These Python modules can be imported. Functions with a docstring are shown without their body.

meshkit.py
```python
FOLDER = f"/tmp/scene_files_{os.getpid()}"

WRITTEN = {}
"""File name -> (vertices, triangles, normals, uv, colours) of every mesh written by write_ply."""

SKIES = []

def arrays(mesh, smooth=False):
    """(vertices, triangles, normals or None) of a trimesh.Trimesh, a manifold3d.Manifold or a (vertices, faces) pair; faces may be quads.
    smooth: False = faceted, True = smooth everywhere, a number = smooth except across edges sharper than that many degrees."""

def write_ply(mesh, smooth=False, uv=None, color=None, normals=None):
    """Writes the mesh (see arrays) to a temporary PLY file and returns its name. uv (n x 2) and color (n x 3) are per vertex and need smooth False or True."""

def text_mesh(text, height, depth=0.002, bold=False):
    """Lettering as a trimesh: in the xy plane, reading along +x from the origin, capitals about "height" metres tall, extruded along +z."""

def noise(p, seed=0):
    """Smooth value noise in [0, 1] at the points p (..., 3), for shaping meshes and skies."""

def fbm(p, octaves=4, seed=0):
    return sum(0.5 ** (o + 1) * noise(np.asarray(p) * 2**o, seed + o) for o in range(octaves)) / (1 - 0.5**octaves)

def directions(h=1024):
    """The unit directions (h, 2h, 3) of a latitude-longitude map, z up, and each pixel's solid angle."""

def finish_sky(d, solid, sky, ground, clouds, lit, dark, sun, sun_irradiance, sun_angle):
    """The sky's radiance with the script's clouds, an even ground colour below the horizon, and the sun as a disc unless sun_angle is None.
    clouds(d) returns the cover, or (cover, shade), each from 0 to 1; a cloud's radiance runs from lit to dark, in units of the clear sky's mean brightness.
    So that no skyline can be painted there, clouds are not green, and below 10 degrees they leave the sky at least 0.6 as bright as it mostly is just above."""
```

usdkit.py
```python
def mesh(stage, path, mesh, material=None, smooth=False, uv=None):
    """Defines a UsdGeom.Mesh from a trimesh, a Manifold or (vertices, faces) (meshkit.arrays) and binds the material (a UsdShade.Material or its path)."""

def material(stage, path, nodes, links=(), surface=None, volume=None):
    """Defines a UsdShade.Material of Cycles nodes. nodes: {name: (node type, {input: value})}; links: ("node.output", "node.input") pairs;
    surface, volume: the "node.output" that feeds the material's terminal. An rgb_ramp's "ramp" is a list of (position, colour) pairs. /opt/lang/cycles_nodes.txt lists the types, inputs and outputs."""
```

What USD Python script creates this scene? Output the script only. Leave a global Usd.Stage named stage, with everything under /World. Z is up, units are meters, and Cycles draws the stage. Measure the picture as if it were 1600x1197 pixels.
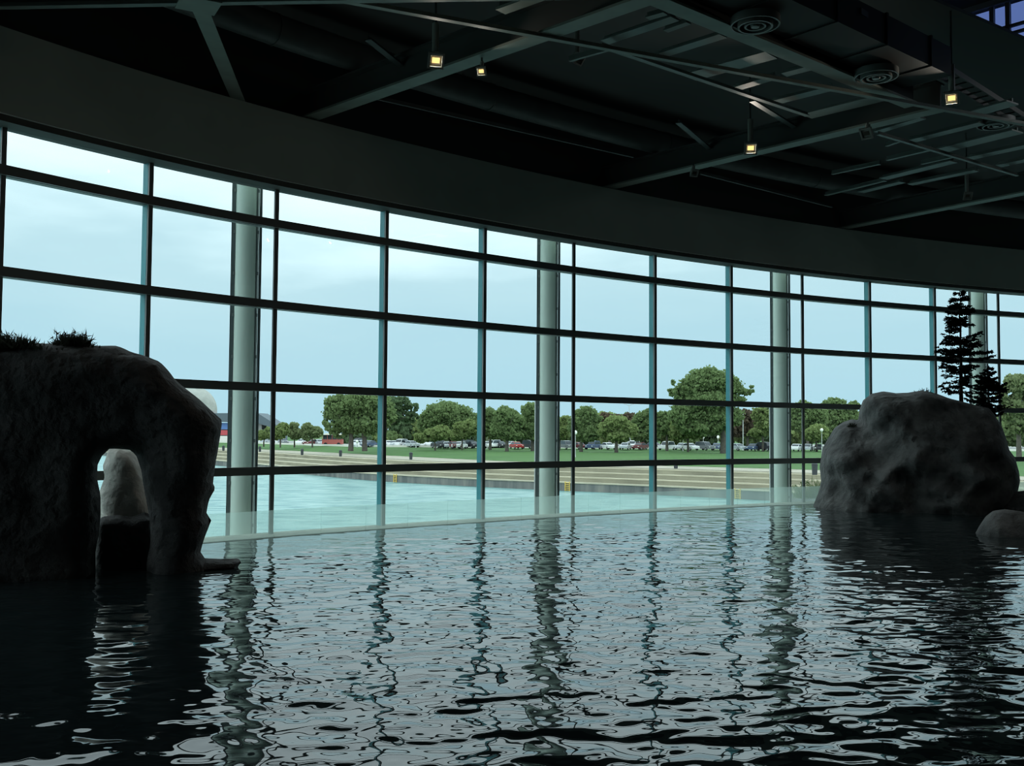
import math, random
import numpy as np, trimesh, usdkit, meshkit
from scipy.spatial import Delaunay
from shapely.geometry import Polygon, Point, LineString
import shapely
from pxr import Usd, UsdGeom, UsdLux, UsdShade, Gf

# ------------------------------------------------------------------ camera, sky, exposure
stage = Usd.Stage.CreateInMemory()
UsdGeom.SetStageUpAxis(stage, 'Z')
UsdGeom.SetStageMetersPerUnit(stage, 1.0)
UsdGeom.Xform.Define(stage, '/World')
E = 1.95                       # eye height above the pool water (z = 0)
FPX, PITCH, ROLL = 1600.0, 0.048456, 0.006581
cp, sp, cr, sr = math.cos(PITCH), math.sin(PITCH), math.cos(ROLL), math.sin(ROLL)
FWD = np.array([0, cp, sp]); _up = np.array([0, -sp, cp]); _rt = np.array([1.0, 0, 0])
RT = cr * _rt + sr * _up; UP = -sr * _rt + cr * _up
EYE = np.array([0, 0, E])
cam = UsdGeom.Camera.Define(stage, '/World/camera')
cam.CreateHorizontalApertureAttr(36.0)
cam.CreateVerticalApertureAttr(36.0 * 1197 / 1600)
cam.CreateFocalLengthAttr(36.0 * FPX / 1600)
cam.CreateClippingRangeAttr((0.05, 5000.0))
cam.CreateExposureAttr(0.0)
_m = np.eye(4); _m[0, :3] = RT; _m[1, :3] = UP; _m[2, :3] = -FWD; _m[3, :3] = EYE
cam.AddTransformOp().Set(Gf.Matrix4d(*_m.ravel().tolist()))

# overcast sky: pale blue at the horizon, white cloud sheet higher up, soft cloud noise
usdkit.material(stage, '/World/Looks/sky', {
    "tc": ("texture_coordinate", {}), "x": ("separate_xyz", {}),
    "mp": ("mapping", {"scale": (1.2, 1.2, 5.0)}),
    "n": ("noise_texture", {"scale": 1.7, "detail": 5.0, "roughness": 0.55}),
    "nm": ("map_range", {"from_min": 0.3, "from_max": 0.7, "to_min": -0.045, "to_max": 0.045}),
    "ad": ("math", {"math_type": "add"}),
    "r": ("rgb_ramp", {"ramp": [(0.0, (0.56, 0.80, 0.90)), (0.04, (0.58, 0.81, 0.91)), (0.10, (0.60, 0.82, 0.91)), (0.155, (0.68, 0.88, 0.95)), (0.20, (1.0, 1.17, 1.21)),
                                (0.28, (1.34, 1.44, 1.46)), (0.4, (1.36, 1.47, 1.51)), (1.0, (1.45, 1.54, 1.58))]}),
    "b": ("background_shader", {"strength": 1.0})},
    [("tc.generated", "x.vector"), ("tc.generated", "mp.vector"), ("mp.vector", "n.vector"), ("n.fac", "nm.value"), ("x.z", "ad.value1"), ("nm.result", "ad.value2"),
     ("ad.value", "r.fac"), ("r.color", "b.color")], surface="b.background")
dome = UsdLux.DomeLight.Define(stage, '/World/sky')
dome.CreateIntensityAttr(1.0)
UsdShade.MaterialBindingAPI.Apply(dome.GetPrim()).Bind(UsdShade.Material.Get(stage, '/World/Looks/sky'))

# ------------------------------------------------------------------ helpers
rng = np.random.default_rng(7)

def ray(px, py):
    return FWD + (px - 800) / FPX * RT - (py - 598.5) / FPX * UP
def at_z(px, py, z):
    r = ray(px, py); return EYE + r * ((z - E) / r[2])
def at_y(px, py, y):
    r = ray(px, py); return EYE + r * (y / r[1])
def project(p):
    q = np.asarray(p, float) - EYE; d = q @ FWD
    return 800 + FPX * (q @ RT) / d, 598.5 - FPX * (q @ UP) / d

used = {}
def numbered(path):
    k = used.get(path, 0); used[path] = k + 1
    return path if k == 0 else f'{path}_{k:03d}'
def tag(p, label=None, cat=None, group=None, kind=None):
    p = p.GetPrim() if hasattr(p, 'GetPrim') else p
    for k, v in (('label', label), ('category', cat), ('group', group), ('kind', kind)):
        if v: p.SetCustomDataByKey(k, v)
    return p
LOC = {}
def thing(name, loc=(0, 0, 0), label=None, cat=None, group=None, kind=None, rotz=0):
    path = numbered('/World/' + name)
    x = UsdGeom.Xform.Define(stage, path); x.AddTranslateOp().Set(Gf.Vec3d(*map(float, loc)))
    if rotz: x.AddRotateZOp().Set(rotz)
    LOC[path] = np.array(loc, float)
    tag(x, label, cat, group, kind)
    return x.GetPrim()
def part(parent, name, mesh, mat, smooth=False, label=None, kind=None, local=False):
    """a mesh under parent; mesh in world coordinates unless local"""
    pp = str(parent.GetPath()); path = numbered(pp + '/' + name)
    top = '/'.join(pp.split('/')[:3])
    m = mesh.copy()
    if not local: m.apply_translation(-LOC[top])
    p = usdkit.mesh(stage, path, m, M[mat], smooth=smooth)
    tag(p, label, None, None, kind)
    return p.GetPrim()
def solo(name, mesh, mat, label=None, cat=None, group=None, kind=None, smooth=False):
    path = numbered('/World/' + name)
    p = usdkit.mesh(stage, path, mesh, M[mat], smooth=smooth)
    tag(p, label, cat, group, kind); return p.GetPrim()
def copy_of(src, base, loc, rotz=0, label=None, cat=None, group=None, scale=None):
    path = numbered('/World/' + base)
    x = UsdGeom.Xform.Define(stage, path); p = x.GetPrim()
    p.GetReferences().AddInternalReference(src.GetPath()); p.SetInstanceable(True)
    x.ClearXformOpOrder()
    x.AddTranslateOp().Set(Gf.Vec3d(*map(float, loc))); x.AddRotateZOp(opSuffix='turn').Set(float(rotz))
    if scale: x.AddScaleOp().Set(Gf.Vec3f(scale, scale, scale))
    tag(p, label, cat, group); return p

def cat(ms): return trimesh.util.concatenate(ms)
def bx(c, s, rotz=0, R=None):
    m = trimesh.creation.box(s)
    if R is not None: m.apply_transform(R)
    if rotz: m.apply_transform(trimesh.transformations.rotation_matrix(rotz, [0, 0, 1]))
    m.apply_translation(c); return m
def bar(a, b, w, h, up=(0, 0, 1)):
    """box from a to b, w across, h along up"""
    a, b = np.array(a, float), np.array(b, float); d = b - a; L = np.linalg.norm(d); d /= L
    u = np.array(up, float)
    if abs(d @ u) > .98: u = np.array([1.0, 0, 0])
    s = np.cross(d, u); s /= np.linalg.norm(s); u = np.cross(s, d)
    m = trimesh.creation.box((L, w, h)); T = np.eye(4); T[:3, 0] = d; T[:3, 1] = s; T[:3, 2] = u; T[:3, 3] = (a + b) / 2
    m.apply_transform(T); return m
def cyl(a, b, r, n=14, r2=None):
    return tube([a, b], [r, r if r2 is None else r2], n)
def tube(pts, rad, n=8, caps=True):
    p = np.asarray(pts, float); rad = np.broadcast_to(np.asarray(rad, float), (len(p),))
    t = np.gradient(p, axis=0); t /= np.linalg.norm(t, axis=1, keepdims=True) + 1e-12
    ref = np.array([0, 0, 1.0]) if np.abs(t[:, 2]).mean() < .8 else np.array([1.0, 0, 0])
    a = np.cross(t, ref); a /= np.linalg.norm(a, axis=1, keepdims=True) + 1e-12; b = np.cross(t, a)
    g = np.arange(n) * 2 * np.pi / n
    v = p[:, None] + rad[:, None, None] * (np.cos(g)[None, :, None] * a[:, None] + np.sin(g)[None, :, None] * b[:, None])
    v = v.reshape(-1, 3); f = []
    for i in range(len(p) - 1):
        for j in range(n):
            k = (j + 1) % n
            f += [[i*n+j, (i+1)*n+j, (i+1)*n+k], [i*n+j, (i+1)*n+k, i*n+k]]
    if caps:
        v = np.vstack([v, p[0], p[-1]]); c0, c1 = len(v) - 2, len(v) - 1; o = (len(p) - 1) * n
        for j in range(n):
            k = (j + 1) % n; f += [[c0, j, k], [c1, o + k, o + j]]
    return trimesh.Trimesh(v, np.array(f), process=False)
def lathe(profile, n=32):
    return trimesh.creation.revolve(np.array(profile, float), sections=n)
def strip_prism(line_in, line_out, z0, z1):
    """solid between two plan polylines of equal length and two heights"""
    a, b = np.asarray(line_in, float), np.asarray(line_out, float); n = len(a)
    v = np.vstack([np.c_[a, np.full(n, z0)], np.c_[b, np.full(n, z0)], np.c_[a, np.full(n, z1)], np.c_[b, np.full(n, z1)]])
    f = []
    def q(i, j, k, l): f.extend([[i, j, k], [i, k, l]])
    for i in range(n - 1):
        A0, A1, B0, B1 = i, i + 1, n + i, n + i + 1; C0, C1, D0, D1 = 2*n+i, 2*n+i+1, 3*n+i, 3*n+i+1
        q(A0, A1, B1, B0); q(C0, D0, D1, C1); q(A0, C0, C1, A1); q(B0, B1, D1, D0)
    q(0, n, 3*n, 2*n); q(n-1, 3*n-1, 4*n-1, 2*n-1)
    m = trimesh.Trimesh(v, np.array(f), process=False); m.fix_normals(); return m
def slab(poly, z0, z1):
    m = trimesh.creation.extrude_polygon(poly, z1 - z0, engine='earcut'); m.apply_translation((0, 0, z0)); return m

# ------------------------------------------------------------------ materials
M = {}
def mat(name, col, rough=0.6, metal=0.0, spec=0.5, var=0.0, vscale=3.0, bump=0.0, bscale=20.0, bdist=0.02, detail=4.0):
    nodes = {"p": ("principled_bsdf", {"base_color": col, "roughness": rough, "metallic": metal, "specular_ior_level": spec})}
    links = []
    if var or bump: nodes["tc"] = ("geometry", {})
    if var:
        lo = tuple(max(0, c * (1 - var)) for c in col); hi = tuple(min(1, c * (1 + var)) for c in col)
        nodes["n"] = ("noise_texture", {"scale": vscale, "detail": detail}); nodes["r"] = ("rgb_ramp", {"ramp": [(0.3, lo), (0.7, hi)]})
        links += [("tc.position", "n.vector"), ("n.fac", "r.fac"), ("r.color", "p.base_color")]
    if bump:
        nodes["bn"] = ("noise_texture", {"scale": bscale, "detail": 5.0}); nodes["b"] = ("bump", {"strength": bump, "distance": bdist})
        links += [("tc.position", "bn.vector"), ("bn.fac", "b.height"), ("b.normal", "p.normal")]
    M[name] = usdkit.material(stage, '/World/Looks/' + name, nodes, links, surface="p.BSDF")
def glass(name, tint, ior=1.45, rough=0.0):
    M[name] = usdkit.material(stage, '/World/Looks/' + name, {
        "f": ("layer_weight", {"blend": 0.5}), "pw": ("math", {"math_type": "power", "value2": 4.5}), "ml": ("math", {"math_type": "multiply_add", "value2": 0.65, "value3": 0.025}),
        "t": ("transparent_bsdf", {"color": tint}), "g": ("glossy_bsdf", {"color": (0.9, 0.9, 0.9), "roughness": rough}),
        "m": ("mix_closure", {})}, [("f.facing", "pw.value1"), ("pw.value", "ml.value1"), ("ml.value", "m.fac"), ("t.BSDF", "m.closure1"), ("g.BSDF", "m.closure2")], surface="m.closure")
def leaf(name, col, var=0.35):
    lo = tuple(c * (1 - var) for c in col); hi = tuple(min(1, c * (1 + var)) for c in col)
    M[name] = usdkit.material(stage, '/World/Looks/' + name, {
        "g": ("geometry", {}), "r": ("rgb_ramp", {"ramp": [(0, lo), (1, hi)]}),
        "d": ("diffuse_bsdf", {}), "t": ("translucent_bsdf", {}), "m": ("mix_closure", {"fac": 0.3})},
        [("g.random_per_island", "r.fac"), ("r.color", "d.color"), ("r.color", "t.color"), ("d.BSDF", "m.closure1"), ("t.BSDF", "m.closure2")], surface="m.closure")

mat('ceiling_paint', (0.10, 0.104, 0.10), 0.85)
mat('steel_paint', (0.25, 0.29, 0.25), 0.55, var=.1)
mat('joist_paint', (0.19, 0.225, 0.205), 0.5, var=.1)
mat('dark_steel', (0.07, 0.076, 0.072), 0.6)
mat('duct_dark', (0.022, 0.024, 0.023), 0.7); mat('duct_metal', (0.10, 0.115, 0.11), 0.5, var=.15)
mat('bulkhead_paint', (0.60, 0.66, 0.58), 0.75, var=.06, vscale=1.0)
mat('bulkhead_lip', (0.11, 0.11, 0.10), 0.7)
mat('wall_paint', (0.46, 0.45, 0.43), 0.85)
mat('floor_stone', (0.33, 0.32, 0.30), 0.8, var=.15)
mat('mullion_dark', (0.20, 0.215, 0.205), 0.45)
mat('mullion_teal', (0.05, 0.28, 0.31), 0.45)
mat('gasket_pale', (0.55, 0.57, 0.56), 0.5)
mat('transom_grey', (0.22, 0.25, 0.24), 0.5)
mat('column_paint', (0.66, 0.76, 0.66), 0.5, var=.04, vscale=.8)
mat('column_dark', (0.10, 0.12, 0.12), 0.5)
mat('column_white', (0.75, 0.78, 0.75), 0.5)
mat('ledge', (0.25, 0.24, 0.18), 0.8, var=.12, bump=.3)
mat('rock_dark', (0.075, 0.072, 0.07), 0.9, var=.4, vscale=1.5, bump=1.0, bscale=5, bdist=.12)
mat('rock_grey', (0.12, 0.115, 0.108), 0.85, var=.6, vscale=2.0, bump=1.0, bscale=4, bdist=.12)
mat('rock_pale', (0.58, 0.55, 0.49), 0.85, var=.35, vscale=2, bump=1.0, bscale=6, bdist=.08)
mat('bark', (0.10, 0.085, 0.07), 0.9, var=.3)
mat('spruce_bark', (0.04, 0.03, 0.025), 0.9)
mat('concrete_step', (0.30, 0.275, 0.195), 0.85, var=.18, vscale=.25)
mat('concrete_edge', (0.50, 0.455, 0.33), 0.85, var=.1, vscale=.4)
mat('promenade', (0.34, 0.31, 0.235), 0.85, var=.1, vscale=.2)
mat('asphalt', (0.30, 0.30, 0.28), 0.9, var=.1)
mat('kerb', (0.78, 0.74, 0.66), 0.85)
mat('car_white', (0.80, 0.80, 0.80), 0.3); mat('car_silver', (0.50, 0.53, 0.55), 0.3, .3); mat('car_black', (0.03, 0.03, 0.035), 0.3)
mat('car_blue', (0.06, 0.09, 0.16), 0.3); mat('car_red', (0.42, 0.035, 0.03), 0.3); mat('car_maroon', (0.14, 0.035, 0.035), 0.3); mat('car_grey', (0.18, 0.19, 0.20), 0.3)
mat('car_glass', (0.03, 0.04, 0.045), 0.1); mat('tyre', (0.02, 0.02, 0.02), 0.8); mat('hubcap', (0.5, 0.5, 0.5), 0.4, .6)
mat('bus_red', (0.40, 0.10, 0.08), 0.4); mat('bus_cream', (0.75, 0.70, 0.58), 0.5)
mat('lamp_globe', (0.9, 0.9, 0.82), 0.4); mat('lamp_pole', (0.45, 0.47, 0.44), 0.5)
mat('bin_black', (0.035, 0.04, 0.045), 0.6)
mat('ladder_yellow', (0.75, 0.52, 0.12), 0.6)
mat('dome_white', (0.36, 0.37, 0.33), 0.8, var=.14, vscale=.5)
mat('roof_slate', (0.11, 0.14, 0.16), 0.8); mat('hall_wall', (0.35, 0.34, 0.33), 0.8); mat('panel_blue', (0.12, 0.22, 0.48), 0.6); mat('panel_red', (0.55, 0.08, 0.09), 0.6)
mat('lamp_housing', (0.30, 0.31, 0.28), 0.5); mat('lamp_lens_off', (0.10, 0.08, 0.06), 0.3); mat('diffuser_metal', (0.16, 0.18, 0.17), 0.45)
# seawall: stained vertical sheet-pile concrete
M['seawall'] = usdkit.material(stage, '/World/Looks/seawall', {
    "g": ("geometry", {}), "mp": ("mapping", {"scale": (0.9, 0.9, 0.12)}), "n": ("noise_texture", {"scale": 1.2, "detail": 4.0}),
    "r": ("rgb_ramp", {"ramp": [(0.3, (0.10, 0.11, 0.105)), (0.55, (0.19, 0.19, 0.175)), (0.75, (0.27, 0.26, 0.22))]}), "p": ("principled_bsdf", {"roughness": 0.8})},
    [("g.position", "mp.vector"), ("mp.vector", "n.vector"), ("n.fac", "r.fac"), ("r.color", "p.base_color")], surface="p.BSDF")
M['lawn'] = usdkit.material(stage, '/World/Looks/lawn', {
    "g": ("geometry", {}), "n": ("noise_texture", {"scale": 0.12, "detail": 6.0}), "r": ("rgb_ramp", {"ramp": [(0.3, (0.066, 0.135, 0.045)), (0.7, (0.088, 0.17, 0.056))]}),
    "p": ("principled_bsdf", {"roughness": 0.9, "specular_ior_level": 0.1})},
    [("g.position", "n.vector"), ("n.fac", "r.fac"), ("r.color", "p.base_color")], surface="p.BSDF")
glass('pane_glass', (0.905, 0.975, 0.985))
glass('blue_glass', (0.27, 0.33, 0.52))
# wet acrylic barrier: mostly clear, slightly milky
M['barrier'] = usdkit.material(stage, '/World/Looks/barrier', {
    "t": ("transparent_bsdf", {"color": (0.93, 0.97, 0.96)}), "d": ("diffuse_bsdf", {"color": (0.62, 0.72, 0.66)}), "l": ("translucent_bsdf", {"color": (0.62, 0.72, 0.66)}),
    "dl": ("mix_closure", {"fac": 0.6}), "m": ("mix_closure", {"fac": 0.2})},
    [("d.BSDF", "dl.closure1"), ("l.BSDF", "dl.closure2"), ("t.BSDF", "m.closure1"), ("dl.closure", "m.closure2")], surface="m.closure")
# pool water: dark body, clear mirror surface with fine ripples on the modelled waves
M['pool'] = usdkit.material(stage, '/World/Looks/pool', {
    "p": ("principled_bsdf", {"base_color": (0.008, 0.0125, 0.013), "roughness": 0.02, "ior": 1.42, "specular_ior_level": 0.5})}, [], surface="p.BSDF")
M['lake'] = usdkit.material(stage, '/World/Looks/lake', {
    "g": ("geometry", {}), "mp": ("mapping", {"scale": (0.5, 1.1, 0.8), "rotation": (0, 0, 0.35)}), "n": ("noise_texture", {"scale": 0.6, "detail": 5.0, "roughness": 0.6}),
    "r": ("rgb_ramp", {"ramp": [(0.36, (0.03, 0.105, 0.11)), (0.48, (0.10, 0.20, 0.19)), (0.66, (0.17, 0.275, 0.255))]}),
    "b": ("bump", {"strength": 1.0, "distance": 0.35}),
    "p": ("principled_bsdf", {"roughness": 0.25, "ior": 1.333})},
    [("g.position", "mp.vector"), ("mp.vector", "n.vector"), ("n.fac", "r.fac"), ("r.color", "p.base_color"), ("n.fac", "b.height"), ("b.normal", "p.normal")], surface="p.BSDF")
M['lamp_glow'] = usdkit.material(stage, '/World/Looks/lamp_glow', {
    "g": ("geometry", {}), "e": ("emission", {"color": (1.0, 0.60, 0.20), "strength": 1.7})}, [], surface="e.emission")
leaf('leaf_mid', (0.245, 0.335, 0.14)); leaf('leaf_dark', (0.17, 0.25, 0.125)); leaf('leaf_light', (0.31, 0.39, 0.15)); leaf('leaf_pale', (0.30, 0.36, 0.17)); leaf('leaf_red', (0.19, 0.145, 0.10))
leaf('needle', (0.016, 0.022, 0.017)); leaf('tuft', (0.05, 0.055, 0.04))

# ------------------------------------------------------------------ the window wall (plan curve from the fitted mullion feet)
MUL = [[-7.834, 15.512], [-6.291, 17.541], [-4.556, 19.464], [-2.661, 21.267], [-0.651, 23.033], [1.464, 24.76], [3.675, 26.409], [5.991, 27.987], [8.349, 29.439],
       [10.764, 30.758], [13.212, 31.943], [15.72, 33.042]]
I0 = -4
a = 52.7
for k in range(4):
    a += 4.6; MUL.insert(0, [MUL[0][0] - 2.58 * math.cos(math.radians(a)), MUL[0][1] - 2.58 * math.sin(math.radians(a))])
a = 23.7
for k in range(4):
    a -= 2.5; MUL.append([MUL[-1][0] + 2.72 * math.cos(math.radians(a)), MUL[-1][1] + 2.72 * math.sin(math.radians(a))])
MUL = np.array(MUL); NM = len(MUL)
_t = np.gradient(MUL, axis=0); TAN = _t / np.linalg.norm(_t, axis=1, keepdims=True)
OUT = np.c_[-TAN[:, 1], TAN[:, 0]]                 # outward normal
def offs(d, sub=1):
    """the wall's plan curve moved outward by d, subdivided smoothly"""
    from scipy.interpolate import CubicSpline
    s = np.arange(NM); cs = CubicSpline(s, MUL); u = np.linspace(0, NM - 1, (NM - 1) * sub + 1)
    p = cs(u); t = cs(u, 1); t /= np.linalg.norm(t, axis=1, keepdims=True)
    return p + d * np.c_[-t[:, 1], t[:, 0]]
ZROW = [E + z for z in (3.955, 2.400, 0.825, -0.748)]
ZTOP, ZBOT = E + 4.72, -0.35

# ------------------------------------------------------------------ room shell
arc = offs(0.05, 2)
outer = offs(1.6, 2)
room = Polygon(np.vstack([outer, [[31, 30], [33, -14], [-17, -14], [-15.5, 4]]]).tolist()).buffer(0)
DECK = E + 7.5
_e0 = at_z(1430, -12, DECK)[:2]; _e1 = at_z(1720, 113, DECK)[:2]          # edge of the roof lantern opening
_ed = (_e1 - _e0) / np.linalg.norm(_e1 - _e0); _en = np.array([_ed[1], -_ed[0]])
hole = Polygon([_e0 - _ed * .3, _e1 + _ed * 1.5, _e1 + _ed * 1.5 + _en * 4.5, _e0 - _ed * .3 + _en * 4.5])
tag(solo('ceiling', slab(room.difference(hole), DECK, DECK + .06), 'ceiling_paint'), kind='structure')
tag(solo('floor', slab(Polygon([[-17, -14], [33, -14], [33, 33], [26, 38.5], [-2, 26], [-12, 15], [-16, 4]]), -1.45, -1.25), 'floor_stone'), kind='structure')
tag(solo('floor', slab(Polygon([[-16.5, -13.9], [32.5, -13.9], [32.5, 2.2], [-15.4, 2.2]]), -1.2, .32), 'floor_stone'), kind='structure')
L0, L1 = MUL[0], MUL[-1]
def wall(name, a, b, z0, z1, th=.3):
    tag(solo(name, bar((a[0], a[1], (z0 + z1) / 2), (b[0], b[1], (z0 + z1) / 2), th, z1 - z0), 'wall_paint'), kind='structure')
wall('wall_left', (-16.4, -14), (L0[0] - .8, L0[1] - .2), -1.45, DECK)
wall('wall_back', (-16.6, -13.9), (32.8, -13.9), -1.45, DECK)
wall('wall_right', (32.6, -14), (L1[0] + .6, L1[1] - .1), -1.45, DECK)

# bulkhead band over the glass
bi, bo = offs(-.42, 4), offs(-.10, 4)
ZB0, ZB1 = E + 4.62, E + 6.02
tag(solo('trim_1', strip_prism(bi, bo, ZB0 + .10, ZB1), 'bulkhead_paint', smooth=30), kind='structure')
tag(solo('trim_2', strip_prism(offs(-.36, 4), offs(.12, 4), ZB0, ZB0 + .099), 'bulkhead_lip', smooth=30), kind='structure')
tag(solo('trim_3', strip_prism(offs(-.2, 4), offs(-.02, 4), ZB1 + .001, DECK), 'ceiling_paint', smooth=30), kind='structure')

# curtain wall: mullions, transoms, panes
win = thing('window_1', (0, 0, 0), 'curved glass curtain wall of dark mullions and transoms above the pool', None, None, 'structure')
thin = {i for i in range(NM) if (i + I0) % 3 == 2}
for i in range(NM):
    p, t, o = MUL[i], TAN[i], OUT[i]; ang = math.atan2(t[1], t[0]); zc, h = (ZTOP + ZBOT) / 2, ZTOP - ZBOT
    pi_ = p - o * .03; dk = bx((pi_[0], pi_[1], zc), (.085 if i in thin else .078, .04, h), ang)
    mu = part(win, 'mullion', dk, 'mullion_dark', label='plain dark mullion' if i in thin else None)
    if i not in thin:
        q = p - o * .001; part(mu, 'gasket', bx((q[0], q[1], zc), (.062, .016, h), ang), 'gasket_pale', label='pale gasket line')
        q = p + o * .088; part(mu, 'outer_fin', bx((q[0], q[1], zc), (.066, .15, h), ang), 'mullion_teal', label='teal outer fin')
for z in ZROW:
    tr = part(win, 'transom', strip_prism(offs(-.11, 2), offs(-.055, 2), z - .076, z + .076), 'mullion_dark')
    part(tr, 'outer_cap', strip_prism(offs(.02, 2), offs(.15, 2), z - .07, z + .06), 'transom_grey', label='grey outer cap')
zs = [ZBOT] + ZROW[::-1] + [ZTOP]
for i in range(NM - 1):
    a, b = MUL[i], MUL[i + 1]; d = (b - a) / np.linalg.norm(b - a); n = np.array([-d[1], d[0]])
    a2, b2 = a + d * .035 + n * 0.0, b - d * .035
    for k in range(5):
        z0, z1 = zs[k] + (.078 if k else 0), zs[k + 1] - (.078 if k < 4 else 0)
        part(win, 'pane', bar((a2[0], a2[1], (z0 + z1) / 2), (b2[0], b2[1], (z0 + z1) / 2), .012, z1 - z0), 'pane_glass')

# ledge behind the barrier and outer sill
tag(solo('trim_4', strip_prism(offs(-.52, 3), offs(.22, 3), -1.2, .015), 'ledge'), kind='structure')

# columns outside the glass
COLS = [(380, 690, True), (857, 690, True), (1221, 690, True), (1531, 560, True)]
oc = offs(.92, 40); ot = np.gradient(oc, axis=0); ot /= np.linalg.norm(ot, axis=1, keepdims=True)
CL = ['round grey-green column outside the glass, nearest the dark rock arch', 'round grey-green column outside the glass, second from the rock arch', 'round grey-green column just beside the broad grey boulder', 'round grey-green column partly hidden behind the indoor spruce']
for k, (px, py, pole) in enumerate(COLS):
    ds = [abs(project((q[0], q[1], E))[0] - px) for q in oc]; j = int(np.argmin(ds)); q, t = oc[j], ot[j]; n = np.array([-t[1], t[0]])
    v = np.array([q[0], q[1]]); v = v / np.linalg.norm(v); w = np.array([v[1], -v[0]])     # w: sideways, seen from the pool
    z0, z1 = -1.2, E + 7.4
    c = thing('column', (q[0], q[1], z0), CL[k], 'column', 'columns outside the window wall')
    part(c, 'shaft', cyl((q[0], q[1], z0), (q[0], q[1], z1), .215, 40), 'column_paint', smooth=40)
    ang = math.atan2(w[1], w[0]); zc, h = (z0 + z1) / 2, z1 - z0
    def side(d, wd, dp, nm, mt, lab=None, back=0.0):
        r = q + w * d + v * back; part(c, nm, bx((r[0], r[1], zc), (wd, dp, h), ang), mt, label=lab)
    side(-.25, .08, .10, 'flange', 'column_dark', 'dark bolted flange')
    side(.195, .02, .12, 'cover_strip', 'column_dark', 'dark seam strip', -.06)
    side(.222, .035, .10, 'flange', 'column_white', 'pale bolted flange', -.06)
    side(.268, .05, .10, 'flange', 'column_dark', 'dark edge flange')
    bl = []
    for z in np.arange(z0 + .5, z1, .82):
        for d, bk in ((-.235, -.055), (.222, -.115)):
            r = q + w * d + v * bk; bl.append(bx((r[0], r[1], z), (.03, .03, .06), ang))
    part(c, 'bolt_row', cat(bl), 'mullion_dark', kind='stuff')
    if k in (1, 2):
        r = q - w * .31; part(c, 'conduit', cyl((r[0], r[1], z0), (r[0], r[1], E + .95), .022, 10), 'column_white', label='thin white conduit')

# barrier of acrylic panels along the pool edge
bcurve = offs(-.55, 40)
seg = np.r_[0, np.cumsum(np.linalg.norm(np.diff(bcurve, axis=0), axis=1))]
def along(s): return np.array([np.interp(s, seg, bcurve[:, 0]), np.interp(s, seg, bcurve[:, 1])])
s0 = seg[np.argmin([abs(project((q[0], q[1], .25))[0] - 503) if q[1] > 3 else 1e9 for q in bcurve])]
PW = 1.03
bar_ = thing('glass_barrier', (0, 0, 0), 'low milky acrylic barrier of butted panels along the far pool edge', 'barrier')
for k in range(-9, 30):
    sa, sb = s0 + k * PW + .006, s0 + (k + 1) * PW - .006
    if sa < 0 or sb > seg[-1]: continue
    a, b = along(sa), along(sb)
    part(bar_, 'panel', bar((a[0], a[1], .10), (b[0], b[1], .10), .018, .80), 'barrier')

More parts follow.
